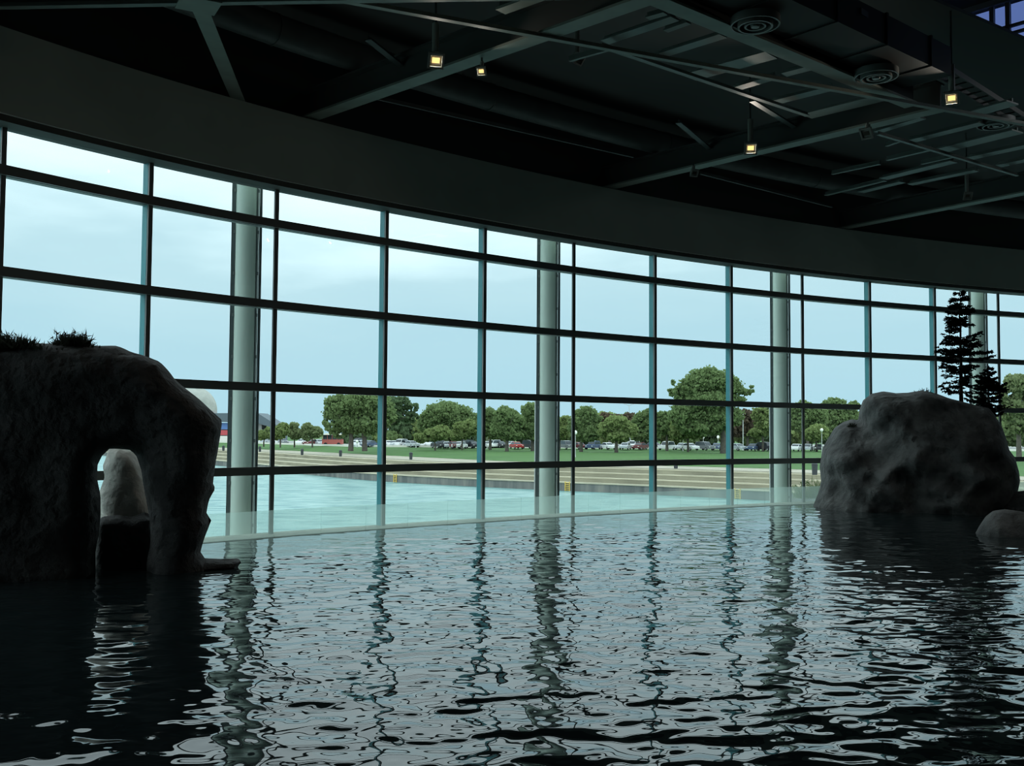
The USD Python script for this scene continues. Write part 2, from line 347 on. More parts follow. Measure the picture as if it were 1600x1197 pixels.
# ------------------------------------------------------------------ pool water (real waves)
wb = np.vstack([offs(-.565, 10)])
ang_b = np.arctan2(wb[:, 0], wb[:, 1]); rad_b = np.hypot(wb[:, 0], wb[:, 1])
o = np.argsort(ang_b); ang_b, rad_b = ang_b[o], rad_b[o]
ths = np.concatenate([np.linspace(ang_b[0] * .995, math.radians(-30), 60)[:-1], np.linspace(math.radians(-30), math.radians(29), 820), np.linspace(math.radians(29), math.radians(75), 60)[1:]])
def rmax(th):
    r = np.interp(th, ang_b, rad_b)
    return np.where(th > ang_b[-1], 25.3 / np.maximum(np.sin(th), .1), r)
rm = np.minimum(rmax(ths), 44.0)
NR = 820
r0 = 3.4
u = np.linspace(0, 1, NR)[:, None]
Rg = r0 * (rm[None, :] / r0) ** u
X, Y = Rg * np.sin(ths)[None, :], Rg * np.cos(ths)[None, :]
def waves(X, Y):
    g = np.random.default_rng(11); Z = np.zeros_like(X)
    for k in range(120):
        lam = 0.13 * (8.0 ** (g.random() ** 1.0)); th = math.radians(90 + g.normal(0, 48)); kx, ky = math.cos(th) * 2 * math.pi / lam, math.sin(th) * 2 * math.pi / lam
        slope = 0.0068 * min(1.0, (lam / .22)) ** .5
        ph = g.random() * 6.283
        Z += slope * lam / (2 * math.pi) * np.sin(kx * X + ky * Y + ph + 0.9 * np.sin(.9 * X + k) + .9 * np.cos(.8 * Y + 2 * k))
    return Z
gust = 0.45 + 1.1 * meshkit.fbm(np.stack([X * .35, Y * .25, 0 * X], -1), 3, 5)
Z = waves(X, Y) * gust
Z = Z * np.clip((rm[None, :] - Rg) / 1.2, .3, 1)
nt = len(ths)
idx = np.arange(NR * nt).reshape(NR, nt)
quad = np.stack([idx[:-1, :-1], idx[:-1, 1:], idx[1:, 1:], idx[1:, :-1]], -1).reshape(-1, 4)
V = np.stack([X, Y, Z], -1).reshape(-1, 3)
F = np.vstack([quad[:, [0, 2, 1]], quad[:, [0, 3, 2]]])
solo('pool_water', (V, F), 'pool', 'dark rippling pool water mirroring the window wall', 'water', kind='stuff', smooth=True)

# ------------------------------------------------------------------ rocks
def rock_mesh(outline_px, base, tang, T, holes=(), seed=0, amp=.25, fs=.8, step=.16, lobes=0.0, roundness=1.0, zlow=-1.22):
    """rock whose outline was measured on the upright plane through base along tang; swollen to real depth and roughened"""
    base = np.array(base, float); tang = np.array([tang[0], tang[1], 0.0]) / np.hypot(*tang); nrm = np.array([-tang[1], tang[0], 0])   # nrm: away from the pool
    def uv(px, py):
        r = ray(px, py); t = ((base - EYE) @ nrm) / (r @ nrm); p = EYE + r * t
        return ((p - base) @ tang, p[2])
    ring = [uv(*p) for p in outline_px]
    zmin = min(z for _, z in ring)
    poly = Polygon(ring, [[uv(*p) for p in h] for h in holes]).buffer(0)
    deep = Polygon(ring + []).buffer(0)
    # distance only to the dry outline: continue the foot far down
    minx, miny, maxx, maxy = poly.bounds
    ext = poly
    foot = poly.intersection(shapely.box(minx - 1, -10, maxx + 1, zlow + .15))
    if not foot.is_empty:
        fx0, _, fx1, _ = foot.bounds; ext = shapely.unary_union([poly, shapely.box(fx0, -20, fx1, zlow + .1)])
    poly = poly.intersection(shapely.box(minx - 1, zlow, maxx + 1, 99)) if zlow is not None else poly
    bpts = []
    def resample(ls):
        L = ls.length; n = max(8, int(L / (step * .6)))
        return [ls.interpolate(i / n, normalized=True).coords[0] for i in range(n)]
    polys = list(poly.geoms) if hasattr(poly, 'geoms') else [poly]
    poly = max(polys, key=lambda g: g.area)
    for ls in [poly.exterior, *poly.interiors]: bpts += resample(ls)
    gx, gy = np.meshgrid(np.arange(minx, maxx, step), np.arange(zlow, maxy, step * .9)); gx[::2] += step / 2
    g = np.c_[gx.ravel(), gy.ravel()]
    inner = poly.buffer(-step * .45)
    g = g[shapely.contains_xy(inner, g[:, 0], g[:, 1])]
    P = np.vstack([bpts, g]); nb = len(bpts)
    tri = Delaunay(P).simplices
    c = P[tri].mean(1); tri = tri[shapely.contains_xy(poly, c[:, 0], c[:, 1])]
    e1, e2 = P[tri[:, 1]] - P[tri[:, 0]], P[tri[:, 2]] - P[tri[:, 0]]
    flip = (e1[:, 0] * e2[:, 1] - e1[:, 1] * e2[:, 0]) < 0; tri[flip] = tri[flip][:, ::-1]
    bnd = ext.boundary
    d = shapely.distance(shapely.points(P), bnd); d[:nb] = np.where(P[:nb, 1] < zlow + .02, d[:nb], 0)
    prof = T * np.sqrt(np.clip(1 - (1 - np.minimum(d / (T * roundness), 1)) ** 2, 0, 1))
    def side(sgn, sd):
        q = base[None] + P[:, :1] * tang + nrm[None] * (sgn * prof)[:, None]; q[:, 2] = P[:, 1]
        nz = (meshkit.fbm(q * fs, 5, sd) - .5) * 2
        lob = np.abs(meshkit.fbm(q * .55 + 31, 3, sd + 9) - .5) * 2
        w = np.clip(prof / T * 1.3, 0, 1)
        q += nrm[None] * (sgn * (nz * amp - lob * lobes) * w)[:, None]
        n2 = (meshkit.fbm(q * fs * 3.1 + 3, 4, sd + 21) - .5) * 2; q += nrm[None] * (sgn * n2 * amp * .38 * w)[:, None]
        j = (meshkit.fbm(q * 2.2 + 7, 3, sd + 3) - .5) * .05
        q[:, 2] += j * np.clip((P[:, 1] + .5), 0, 1); q += tang[None] * ((meshkit.fbm(q * 2.0 + 19, 3, sd + 5) - .5) * .04)[:, None]
        return q
    A, B = side(-1, seed), side(1, seed)
    n = len(P)
    A[:nb] = np.where((d[:nb] <= 0)[:, None], (A[:nb] + B[:nb]) / 2, A[:nb]); B[:nb] = np.where((d[:nb] <= 0)[:, None], A[:nb], B[:nb])
    V = np.vstack([A, B]); Fm = np.vstack([tri, tri[:, ::-1] + n])
    m = trimesh.Trimesh(V, Fm, process=False); m.merge_vertices(merge_tex=True, merge_norm=True); m.fix_normals()
    return m

# left rock arch
LB = np.array([-4.29, 14.6, 0.0]); LT = np.array([0.94, 0.35])
arch_out = [(-125, 700), (-112, 590), (-80, 545), (-20, 534), (20, 541), (38, 536), (95, 538), (150, 541), (168, 541), (180, 541), (190, 544), (205, 551), (228, 557), (250, 566), (262, 578), (272, 592), (290, 608), (308, 622),
            (322, 634), (333, 644), (347, 657), (345, 672), (341, 700), (337, 722), (334, 742), (332, 760), (337, 762), (326, 783), (323, 803), (331, 812), (324, 830), (318, 848), (314, 862), (322, 874), (326, 888),
            (330, 1040), (-125, 1150)]
arch_hole = [(172, 700), (160, 712), (153, 726), (152, 745), (156, 770), (157, 800), (156, 830), (150, 862), (150, 1000), (228, 1000), (229, 880), (235, 850), (234, 810), (226, 770), (222, 735), (214, 712), (205, 703), (190, 701)]
m = rock_mesh(arch_out, LB, LT, .55, [arch_hole], seed=3, amp=.22, fs=.9, step=.11, roundness=.8, zlow=-1.22)
solo('rock_arch', m, 'rock_dark', 'huge near-black rock arch with a hollow through it at the pool edge', 'rock', smooth=35)
pb = LB + np.array([-.35, .94, 0]) * .95
pale_out = [(150, 830), (152, 806), (156, 803), (153, 770), (163, 745), (160, 728), (170, 702), (186, 698), (206, 702), (224, 730), (236, 770), (246, 805), (246, 900), (230, 1000), (160, 1000), (158, 900)]
solo('pale_rock', rock_mesh(pale_out, pb, LT, .3, seed=8, amp=.12, fs=1.5, step=.08), 'rock_pale', 'pale grey rock showing through the hollow of the dark arch', 'rock', smooth=35)
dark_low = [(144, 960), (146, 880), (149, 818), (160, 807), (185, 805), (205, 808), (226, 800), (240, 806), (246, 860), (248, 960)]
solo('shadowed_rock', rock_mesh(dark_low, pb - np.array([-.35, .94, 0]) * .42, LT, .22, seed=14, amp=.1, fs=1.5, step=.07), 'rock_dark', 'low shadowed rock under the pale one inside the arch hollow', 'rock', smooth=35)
slab_out = [(296, 872), (320, 872), (345, 873), (372, 872), (377, 879), (371, 884), (374, 892), (350, 893), (330, 896), (318, 960), (296, 960)]
solo('flat_rock', rock_mesh(slab_out, at_z(345, 887, 0.0), (.96, .28), .35, seed=12, amp=.05, fs=2, step=.06, zlow=-1.22), 'rock_dark', 'flat dark slab of rock at the foot of the arch', 'rock', smooth=35)

# right boulder
RB = at_z(1430, 795, 0.0); RTg = np.array([.93, -.37])
boul = [(1271, 789), (1278, 772), (1283, 752), (1281, 728), (1285, 700), (1296, 682), (1304, 668), (1318, 659), (1331, 655), (1341, 657), (1343, 640), (1349, 626), (1362, 615), (1380, 612), (1400, 615), (1420, 614), (1440, 610),
        (1462, 615), (1482, 622), (1505, 628), (1528, 634), (1546, 638), (1556, 650), (1566, 668), (1574, 690), (1577, 704), (1586, 716), (1592, 736), (1594, 752), (1590, 768), (1585, 790), (1585, 860), (1271, 860)]
solo('boulder', rock_mesh(boul, RB, RTg, 2.0, seed=21, amp=.6, fs=.75, step=.10, lobes=.9, roundness=.85), 'rock_grey', 'broad lumpy grey boulder carrying the small spruces', 'rock', smooth=40)
sm = [(1524, 833), (1530, 822), (1540, 808), (1552, 799), (1570, 796), (1590, 798), (1612, 801), (1640, 812), (1655, 836), (1655, 900), (1524, 900)]
SB = at_z(1580, 836, 0.0)
solo('small_rock', rock_mesh(sm, SB, (.9, -.44), .55, seed=33, amp=.15, fs=1.6, step=.08), 'rock_grey', 'small rounded rock breaking the water in front of the boulder', 'rock', smooth=40)
lg = [(1556, 770), (1575, 767), (1600, 766), (1640, 765), (1680, 768), (1680, 776), (1640, 778), (1600, 778), (1575, 778), (1560, 790), (1560, 830), (1680, 830)]
lg = [(1552, 776), (1575, 769), (1600, 767), (1650, 765), (1700, 768), (1700, 840), (1552, 840)]
solo('low_rock', rock_mesh(lg, RB + np.array([2.6, -1.4, 0]), RTg, .6, seed=41, amp=.1, fs=1.2, step=.12), 'rock_dark', 'low dark shelf of rock at the side of the boulder', 'rock', smooth=40)

# ------------------------------------------------------------------ plants
def quads(c, u, v):
    """leaf quads: centres c, half vectors u, v"""
    n = len(c); V = np.stack([c - u - v, c + u - v, c + u + v, c - u + v], 1).reshape(-1, 3); i = np.arange(n)[:, None] * 4
    return trimesh.Trimesh(V, np.vstack([i + [[0, 1, 2]], i + [[0, 2, 3]]]), process=False)
def tris(c, u, v):
    n = len(c); V = np.stack([c - v, c + v, c + u], 1).reshape(-1, 3)
    return trimesh.Trimesh(V, np.arange(3 * n).reshape(-1, 3), process=False)
def unit(g, n):
    d = g.normal(size=(n, 3)); return d / np.linalg.norm(d, axis=1, keepdims=True)

def spruce(name, base, h, label, seed, spread=.30, bare=.12, nb=44, lean=0.0):
    g = np.random.default_rng(seed); base = np.array(base, float)
    t = thing(name, base, label, 'tree')
    top = base + np.array([lean, 0, h])
    zz = np.linspace(0, 1, 10); tr = base + (top - base) * zz[:, None]; tr[1:-1, :2] += g.normal(0, .012, (8, 2))
    part(t, 'trunk', tube(tr, .055 * h / 3.3 * (1 - zz) + .006, 8), 'spruce_bark', smooth=True)
    whorls = np.sort(g.uniform(bare, .97, nb)); whorls[-4:] = [.93, .955, .975, .985]
    for wz in whorls:
        az = g.uniform(0, 6.283); ln = h * spread * ((1 - wz) ** .75) * g.uniform(.45, 1.15) * (1 if wz > .35 else g.uniform(.35, 1)) + .05
        p0 = np.array([np.interp(wz, zz, tr[:, i]) for i in range(3)])
        d = np.array([math.cos(az), math.sin(az), 0]); s = np.linspace(0, 1, 7)
        drop = g.uniform(-.05, .30)
        pts = p0 + d * (ln * s)[:, None] + np.array([0, 0, 1.0]) * (ln * (.12 * s - drop * s ** 1.6 + .16 * s ** 4))[:, None]
        mm = [tube(pts, .010 * (1 - s) + .003, 4)]
        dens = 1.0 if wz > .28 else (.35 if g.random() < .6 else 1.0)
        ns = int(ln * 46 * dens) + 4; q = g.uniform(.12, 1, ns)
        for sq in q:                                   # side twigs carrying needles
            c = np.array([np.interp(sq, s, pts[:, i]) for i in range(3)]); sd = np.cross(d, [0, 0, 1]) * g.choice([-1, 1])
            dirv = d * g.uniform(.3, .9) + sd * g.uniform(.3, 1) + np.array([0, 0, g.uniform(-.35, .25)]); dirv /= np.linalg.norm(dirv)
            tl = g.uniform(.06, .17) * (1.15 - .5 * sq) * h / 3.3 + .03
            k = 15; f = g.uniform(0, 1, k)[:, None]; nd = unit(g, k) * .9 + dirv; nd /= np.linalg.norm(nd, axis=1, keepdims=True)
            mm.append(tris(c + dirv * tl * f, nd * g.uniform(.04, .075, (k, 1)), np.cross(nd, unit(g, k)) * .019))
        part(t, 'branch', cat(mm), 'needle')
    return t
pb1 = at_y(1502, 628, RB[1] + .1); h1 = (at_y(1500, 453, RB[1] + .1) - pb1)[2]
spruce('spruce_tree', pb1 - np.array([0, 0, .15]), h1 + .15, 'taller thin dark spruce standing on the grey boulder', 5, spread=.30, nb=92)
pb2 = at_y(1545, 642, RB[1] + .6); h2 = (at_y(1543, 578, RB[1] + .6) - pb2)[2]
spruce('spruce_tree', pb2 - np.array([0, 0, .2]), h2 + .25, 'shorter bushy dark spruce beside the taller one on the boulder', 9, spread=.55, bare=.03, nb=70)

def tuft(name, px, py, y, size, label, seed, n=60, m='tuft', spread=1.0):
    g = np.random.default_rng(seed); b = at_y(px, py, y)
    c = np.repeat(b[None], n, 0) + np.c_[g.normal(0, size * .35 * spread, n), g.normal(0, size * .3, n), np.zeros(n)]
    d = np.c_[g.normal(0, .5, n), g.normal(0, .5, n), g.uniform(.4, 1.2, n)]; L = size * g.uniform(.3, 1.0, n)[:, None] * np.exp(-((c[:, 0] - b[0]) / (size * .8 * spread)) ** 2)[:, None]
    d = d / np.linalg.norm(d, axis=1, keepdims=True) * L
    mm = [tris(c, d, np.cross(unit(g, n), d / (np.linalg.norm(d, axis=1, keepdims=True) + 1e-9)) * .02)]
    for k in range(3):
        c2 = c + d * g.uniform(.3, .9, (n, 1)); d2 = unit(g, n) * L * .35
        mm.append(tris(c2, d2, np.cross(unit(g, n), d2) * .12))
    solo(name, cat(mm), m, label, 'plant', kind='stuff')
tuft('fern_tuft', 116, 543, 14.0, .30, 'small dark spiky plant on top of the rock arch', 1, 420, spread=1.3)
tuft('fern_tuft', 12, 546, 13.6, .28, 'low dark plant on the arch top at the edge of the picture', 2, 520, spread=2.4)
tuft('grass_tuft', 1442, 616, RB[1] - .1, .22, 'low mossy tuft on the crest of the boulder', 3, 90, spread=1.5)
tuft('grass_tuft', 1330, 667, RB[1] - .1, .16, 'small mossy tuft on the lower shoulder of the boulder', 4, 60)
tuft('grass_tuft', 1462, 620, RB[1], .14, 'small wispy tuft between the mossy crest and the spruces', 5, 40)
tuft('shore_shrub', 1276, 778, 30.2, .75, 'pale olive weed growing behind the barrier next to the boulder', 6, 160, 'leaf_pale', .9)
tuft('shore_shrub', 1252, 778, 31.0, .6, 'thin dry weed standing by the mullion near the boulder', 7, 60, 'leaf_pale', .5)

# ------------------------------------------------------------------ outside: lake, seawall, terrace steps, lawn, car park
ZL, ZW = -6.5 + E, -5.5 + E
shore = np.array([[-170, 350], [-96, 250], [-55, 192], [-31, 155], [-17, 135], [-2, 121.5], [13.7, 110.5], [25.5, 101], [42, 86], [90, 45]], float)
from scipy.interpolate import PchipInterpolator
_s = np.r_[0, np.cumsum(np.linalg.norm(np.diff(shore, axis=0), axis=1))]; _u = np.linspace(0, _s[-1], 60)
shore = np.c_[PchipInterpolator(_s, shore[:, 0])(_u), PchipInterpolator(_s, shore[:, 1])(_u)]
_g = np.gradient(shore, axis=0); _g /= np.linalg.norm(_g, axis=1, keepdims=True); SIN = np.c_[-_g[:, 1], _g[:, 0]]      # inland
if SIN[30] @ np.array([0.5, 1]) < 0: SIN = -SIN
def sh(d): return shore + SIN * d
land = Polygon(np.vstack([shore, [[600, 30], [600, 900], [-700, 900], [-700, 500]]]).tolist()).buffer(0)
lx, ly = np.meshgrid(np.linspace(-260, 80, 120), np.linspace(5, 320, 140))
lakepoly = Polygon([[-400, -60], [-16.5, -13], [-16, 4], *offs(1.3, 1).tolist(), [90, 40], *shore[::-1].tolist(), [-400, 500]]).buffer(0)
solo('lake_water', trimesh.creation.extrude_polygon(lakepoly, .05, engine='earcut').apply_translation((0, 0, ZL - .05)), 'lake', 'choppy pale turquoise lake water outside the glass', 'water', kind='stuff')
tag(solo('seawall', strip_prism(sh(0), sh(.8), ZL - 1.0, ZW - .12), 'seawall', 'stained grey concrete seawall above the lake', 'wall', kind='structure'))
nst, run, rise = 3, 3.0, .46
st = thing('terrace_steps', (0, 0, 0), 'long shallow stone steps descending to the seawall', 'steps', None, 'structure')
for k in range(nst + 1):
    d0 = -.06 + k * run; z1 = ZW + k * rise
    sp_ = part(st, 'step', strip_prism(sh(d0 + .02 if k else .82), sh(d0 + run + .1), ZW - .6, z1 - .10), 'concrete_step')
    part(sp_, 'edge_stone', strip_prism(sh(d0), sh(d0 + .45), z1 - .14, z1), 'concrete_edge', label='pale edge stone')
ZP = ZW + nst * rise
dP = (nst + 1) * run + .3
tag(solo('promenade', strip_prism(sh(dP), sh(dP + 14.0), ZP - .5, ZP - .02), 'promenade', 'pale stone promenade above the steps', 'pavement', kind='structure'))
# lawn rises gently to the car park
y0 = dP + 9.0
YC = 222.0                      # front edge of the car park; it swings away on the left
def YCF(t): return YC + np.interp(-np.asarray(t), [.15, .19, .22, .26, .30, .36], [0, 13, 28, 50, 70, 100])
ZG = E - 3.3
A = sh(y0); n = len(A)
B = np.c_[np.interp(np.linspace(0, 1, n), [0, 1], [-330, 330]), np.full(n, YC)]
sel = (A[:, 1] < YCF(A[:, 0] / A[:, 1]) - 4) & (A[:, 0] / A[:, 1] > -.36)
A, B2 = A[sel], B[sel]; B2 = A * (YCF(A[:, 0] / A[:, 1]) / A[:, 1])[:, None]
rows = 14; Vl = []
for i in range(rows):
    f = i / (rows - 1); P = A * (1 - f) + B2 * f; Vl.append(np.c_[P, np.full(len(A), ZP * (1 - f) + ZG * f) - .0])
Vl = np.vstack(Vl); na = len(A); ii = np.arange(rows * na).reshape(rows, na)
ql = np.stack([ii[:-1, :-1], ii[:-1, 1:], ii[1:, 1:], ii[1:, :-1]], -1).reshape(-1, 4)
tag(solo('lawn', trimesh.Trimesh(Vl, np.vstack([ql[:, [0, 1, 2]], ql[:, [0, 2, 3]]]), process=False), 'lawn', 'mown green lawn between the steps and the parked cars', 'lawn', kind='stuff'))
_tk = np.linspace(-.36, 1.4, 90); _kl = np.c_[_tk * YCF(_tk), YCF(_tk)]
tag(solo('kerb', strip_prism(_kl, _kl * 1.003, ZG - .32, ZG + .42), 'kerb', 'pale kerb line along the front of the car park', 'kerb', kind='structure'))
tag(solo('parking_lot', slab(Polygon(np.vstack([_kl * 1.0031, [[330, 350], [-126, 350]]])).buffer(0), ZG - .4, ZG - .02), 'asphalt', 'grey asphalt car park under the trees', 'car park', kind='structure'))
tag(solo('meadow', slab(shapely.box(-500, 350.2, 700, 900), ZG - .4, ZG), 'lawn', 'far grass behind the car park', 'lawn', kind='stuff'))

# trees
def broadleaf(name, base, blobs, mt, label, seed, n=5000, leafsize=.34, trunks=1, tr=.35, group=None, open_=0.0, trunkmat='bark', limbs=5):
    """blobs: (dx, dz, rx, rz) ellipsoids of the crown in metres from the foot; depth like rx"""
    g = np.random.default_rng(seed); base = np.array(base, float)
    t = thing(name, base, label, 'tree', group)
    vols = np.array([b[2] ** 2 * b[3] for b in blobs]); cnt = np.maximum(60, (1.35 * n * vols / vols.sum()).astype(int))
    C = []
    for (dx, dz, rx, rz), k in zip(blobs, cnt):
        # sprays: sub-clusters on the blob's shell
        nc = max(10, int(k / 22)); d = unit(g, nc); rr = g.uniform(.55, 1.0, nc)[:, None] ** .6
        cc = np.array([dx, g.normal(0, rx * .1), dz]) + d * rr * np.array([rx, rx * .85, rz]); sz = g.uniform(.14, .36, nc) * min(rx, rz * 1.4) * (1 - .3 * open_)
        w = g.integers(0, nc, k); e = unit(g, k) * (g.random(k) ** .45)[:, None] * sz[w][:, None] * np.array([1.15, 1.15, .75])
        C.append(cc[w] + e)
    C = np.vstack(C); N = len(C)
    nu = unit(g, N); nu[:, 2] = np.abs(nu[:, 2]) * .6; a = np.cross(nu, unit(g, N)); a /= np.linalg.norm(a, axis=1, keepdims=True) + 1e-9; b = np.cross(nu, a)
    b /= np.linalg.norm(b, axis=1, keepdims=True) + 1e-9
    s = leafsize * g.uniform(.6, 1.3, (N, 1)) * .5
    part(t, 'foliage', quads(C + base, a * s * 1.3, b * s), mt, kind='stuff')
    zt = np.mean([b[1] for b in blobs]); xt = np.mean([b[0] for b in blobs])
    for k in range(trunks):
        off = (k - (trunks - 1) / 2) * 2.6
        hh = zt; pts = np.array([[off, 0, -.3], [off * .95, 0, hh * .3], [off * .8 + xt * .3, 0, hh * .7], [off * .6 + xt * .8, 0, hh * 1.15]])
        tk = part(t, 'trunk', tube(pts + base, [tr * 1.25, tr, tr * .75, tr * .3], 8), trunkmat, smooth=True)
        for q in range(limbs):
            bl = blobs[g.integers(len(blobs))]; p0 = pts[1] * .4 + pts[2] * .6; p1 = np.array([bl[0], g.normal(0, bl[2] * .3), bl[1]]) + unit(g, 1)[0] * np.array([bl[2], bl[2], bl[3]]) * .6
            pm = (p0 + p1) / 2 + np.array([0, 0, .3])
            part(tk, 'limb', tube(np.array([p0, pm, p1]) + base, [tr * .45, tr * .3, .05], 6), trunkmat, smooth=True)
    return t
def px_tree(name, px, d, blobs_px, mt, label, seed, base_py=None, **kw):
    """blobs_px: (x, y, half width, half height) in the photograph's pixels at distance d"""
    gz = kw.pop('gz', ZG); b = at_y(px, 700, d); b[2] = gz; s = d / FPX
    bl = [((x - px) * s, at_y(x, y, d)[2] - gz, w * s, h * s) for x, y, w, h in blobs_px]
    return broadleaf(name, b, bl, mt, label, seed, **kw)
px_tree('shade_tree', 559, 190, [(530, 638, 22, 20), (555, 632, 30, 18), (585, 634, 26, 19), (520, 658, 15, 18), (545, 662, 24, 16), (575, 664, 26, 14), (600, 650, 18, 16), (512, 630, 10, 10), (530, 676, 14, 8)], 'leaf_mid', 'broad twin-trunked green tree on the lawn edge by the red trolley bus', 101, n=13000, trunks=2, tr=.42, limbs=6)
px_tree('shade_tree', 598, 206, [(612, 632, 16, 12), (630, 630, 12, 10), (643, 636, 10, 8), (628, 650, 14, 9), (645, 652, 9, 7), (612, 655, 12, 9)], 'leaf_dark', 'dark open-branched tree leaning away from the broad twin-trunked one', 102, n=4800, open_=.6, tr=.35, limbs=8)
px_tree('shade_tree', 692, 222, [(697, 650, 36, 20), (675, 660, 20, 18), (722, 655, 22, 18), (660, 662, 8, 14), (735, 665, 14, 14)], 'leaf_mid', 'wide domed green tree behind the parked cars', 103, n=11000, tr=.4)
px_tree('shade_tree', 680, 200, [(672, 680, 16, 9), (688, 676, 14, 10), (660, 684, 12, 7)], 'leaf_light', 'small yellow-green tree in front of the wide domed one', 104, n=3000, tr=.15)
px_tree('shade_tree', 722, 204, [(722, 672, 14, 12), (735, 668, 12, 12), (715, 680, 12, 8)], 'leaf_light', 'small rounded tree beside the third mullion from the arch', 105, n=3200, tr=.15)
px_tree('shade_tree', 766, 206, [(765, 652, 12, 14), (758, 668, 14, 14), (772, 674, 10, 12)], 'leaf_mid', 'green tree just behind the first white globe lamp', 106, n=4500, tr=.25)
px_tree('shade_tree', 792, 196, [(790, 650, 16, 13), (802, 658, 14, 14), (783, 668, 14, 14), (798, 675, 16, 12)], 'leaf_mid', 'upright green tree with a dark straight trunk near the red parked car', 107, n=8000, tr=.3)
px_tree('shade_tree', 832, 200, [(830, 645, 15, 14), (840, 655, 14, 16), (824, 668, 16, 16), (838, 676, 16, 12)], 'leaf_mid', 'full green tree standing behind the second column', 108, n=8000, tr=.3)
px_tree('shade_tree', 874, 206, [(876, 672, 14, 14), (884, 662, 10, 12)], 'leaf_light', 'slender light green tree in the narrow bay beside the second column', 109, n=3000, tr=.2)
px_tree('shade_tree', 908, 196, [(915, 650, 16, 14), (925, 660, 14, 14), (905, 664, 16, 16), (918, 676, 18, 12)], 'leaf_mid', 'rounded green tree next to the dark car and the second globe lamp', 110, n=9000, tr=.3)
px_tree('shade_tree', 963, 192, [(963, 662, 18, 12), (952, 672, 16, 12), (976, 672, 18, 12), (965, 680, 20, 8)], 'leaf_light', 'low spreading tree between the white and the silver cars', 111, n=7000, tr=.3)
px_tree('shade_tree', 952, 240, [(945, 655, 14, 9), (962, 656, 12, 8), (982, 655, 14, 9)], 'leaf_red', 'copper-leaved tree behind the low spreading tree', 112, n=2600, tr=.3)
px_tree('shade_tree', 1005, 215, [(1002, 658, 14, 14), (1015, 650, 12, 12), (1018, 670, 16, 16), (998, 678, 14, 10)], 'leaf_mid', 'green tree behind the maroon car', 113, n=6500, tr=.3)
px_tree('shade_tree', 1042, 205, [(1040, 665, 16, 14), (1052, 672, 14, 12), (1036, 652, 10, 10)], 'leaf_mid', 'leafy tree above the white parked van', 114, n=5000, tr=.25)
px_tree('shade_tree', 1130, 190, [(1110, 596, 36, 20), (1085, 608, 26, 16), (1132, 602, 26, 20), (1062, 616, 16, 12), (1150, 618, 18, 12), (1168, 610, 12, 8), (1052, 606, 8, 12), (1105, 628, 44, 18), (1075, 648, 30, 18), (1120, 652, 36, 18), (1095, 668, 34, 12), (1145, 650, 18, 14)], 'leaf_mid', 'tallest broad-crowned tree rising above all the others', 115, n=26000, tr=.5, limbs=9)
px_tree('shade_tree', 1075, 199, [(1070, 662, 20, 16), (1085, 674, 20, 10), (1060, 676, 14, 10)], 'leaf_light', 'light green tree under the tallest one', 116, n=5500, tr=.2)
px_tree('shade_tree', 1168, 214, [(1165, 655, 16, 14), (1158, 670, 16, 12), (1176, 672, 12, 10)], 'leaf_red', 'brownish tree right of the tallest tree, behind a pale pole', 117, n=4200, tr=.25)
px_tree('shade_tree', 1192, 205, [(1190, 648, 14, 10), (1195, 662, 14, 12), (1185, 676, 14, 8)], 'leaf_light', 'yellow-green tree just before the third column', 118, n=5000, tr=.2)
px_tree('shade_tree', 1262, 230, [(1256, 640, 18, 12), (1270, 650, 22, 14), (1248, 660, 16, 14), (1275, 668, 18, 12)], 'leaf_mid', 'tall green tree behind the third globe lamp', 119, n=7500, tr=.3)
px_tree('shade_tree', 1276, 205, [(1276, 676, 16, 11), (1268, 680, 12, 9)], 'leaf_light', 'low round bushy tree behind the last globe lamp', 120, n=4000, tr=.2)
px_tree('shade_tree', 1300, 245, [(1300, 632, 14, 10), (1318, 634, 14, 8), (1308, 650, 18, 14), (1295, 668, 16, 14), (1335, 636, 10, 10), (1330, 655, 14, 14), (1320, 680, 22, 14)], 'leaf_mid', 'ragged-topped tree showing over the shoulder of the boulder', 121, n=8500, tr=.3)
px_tree('shade_tree', 1592, 150, [(1595, 600, 22, 14), (1580, 615, 16, 14), (1610, 610, 20, 16), (1585, 640, 20, 16), (1610, 650, 26, 20), (1596, 665, 20, 14)], 'leaf_pale', 'pale loose tree at the edge of the picture past the boulder', 122, n=9000, tr=.35)
px_tree('shade_tree', 438, 225, [(437, 675, 12, 10), (442, 668, 8, 8), (430, 680, 8, 7)], 'leaf_light', 'small yellowish tree by the second mullion, in front of the dark roof', 123, n=2600, tr=.15)
px_tree('shade_tree', 460, 228, [(459, 667, 7, 7), (461, 678, 10, 8)], 'leaf_pale', 'small pale slim tree on its own left of the trolley bus', 124, n=2000, tr=.15)
px_tree('shade_tree', 488, 228, [(482, 671, 10, 9), (494, 676, 10, 8), (480, 682, 8, 6)], 'leaf_pale', 'pale bushy tree just left of the trolley bus', 125, n=2600, tr=.15)
px_tree('shade_tree', 412, 235, [(408, 680, 8, 7), (420, 677, 8, 9)], 'leaf_light', 'small tree below the dark roof beside the first column', 126, n=1800, tr=.15)
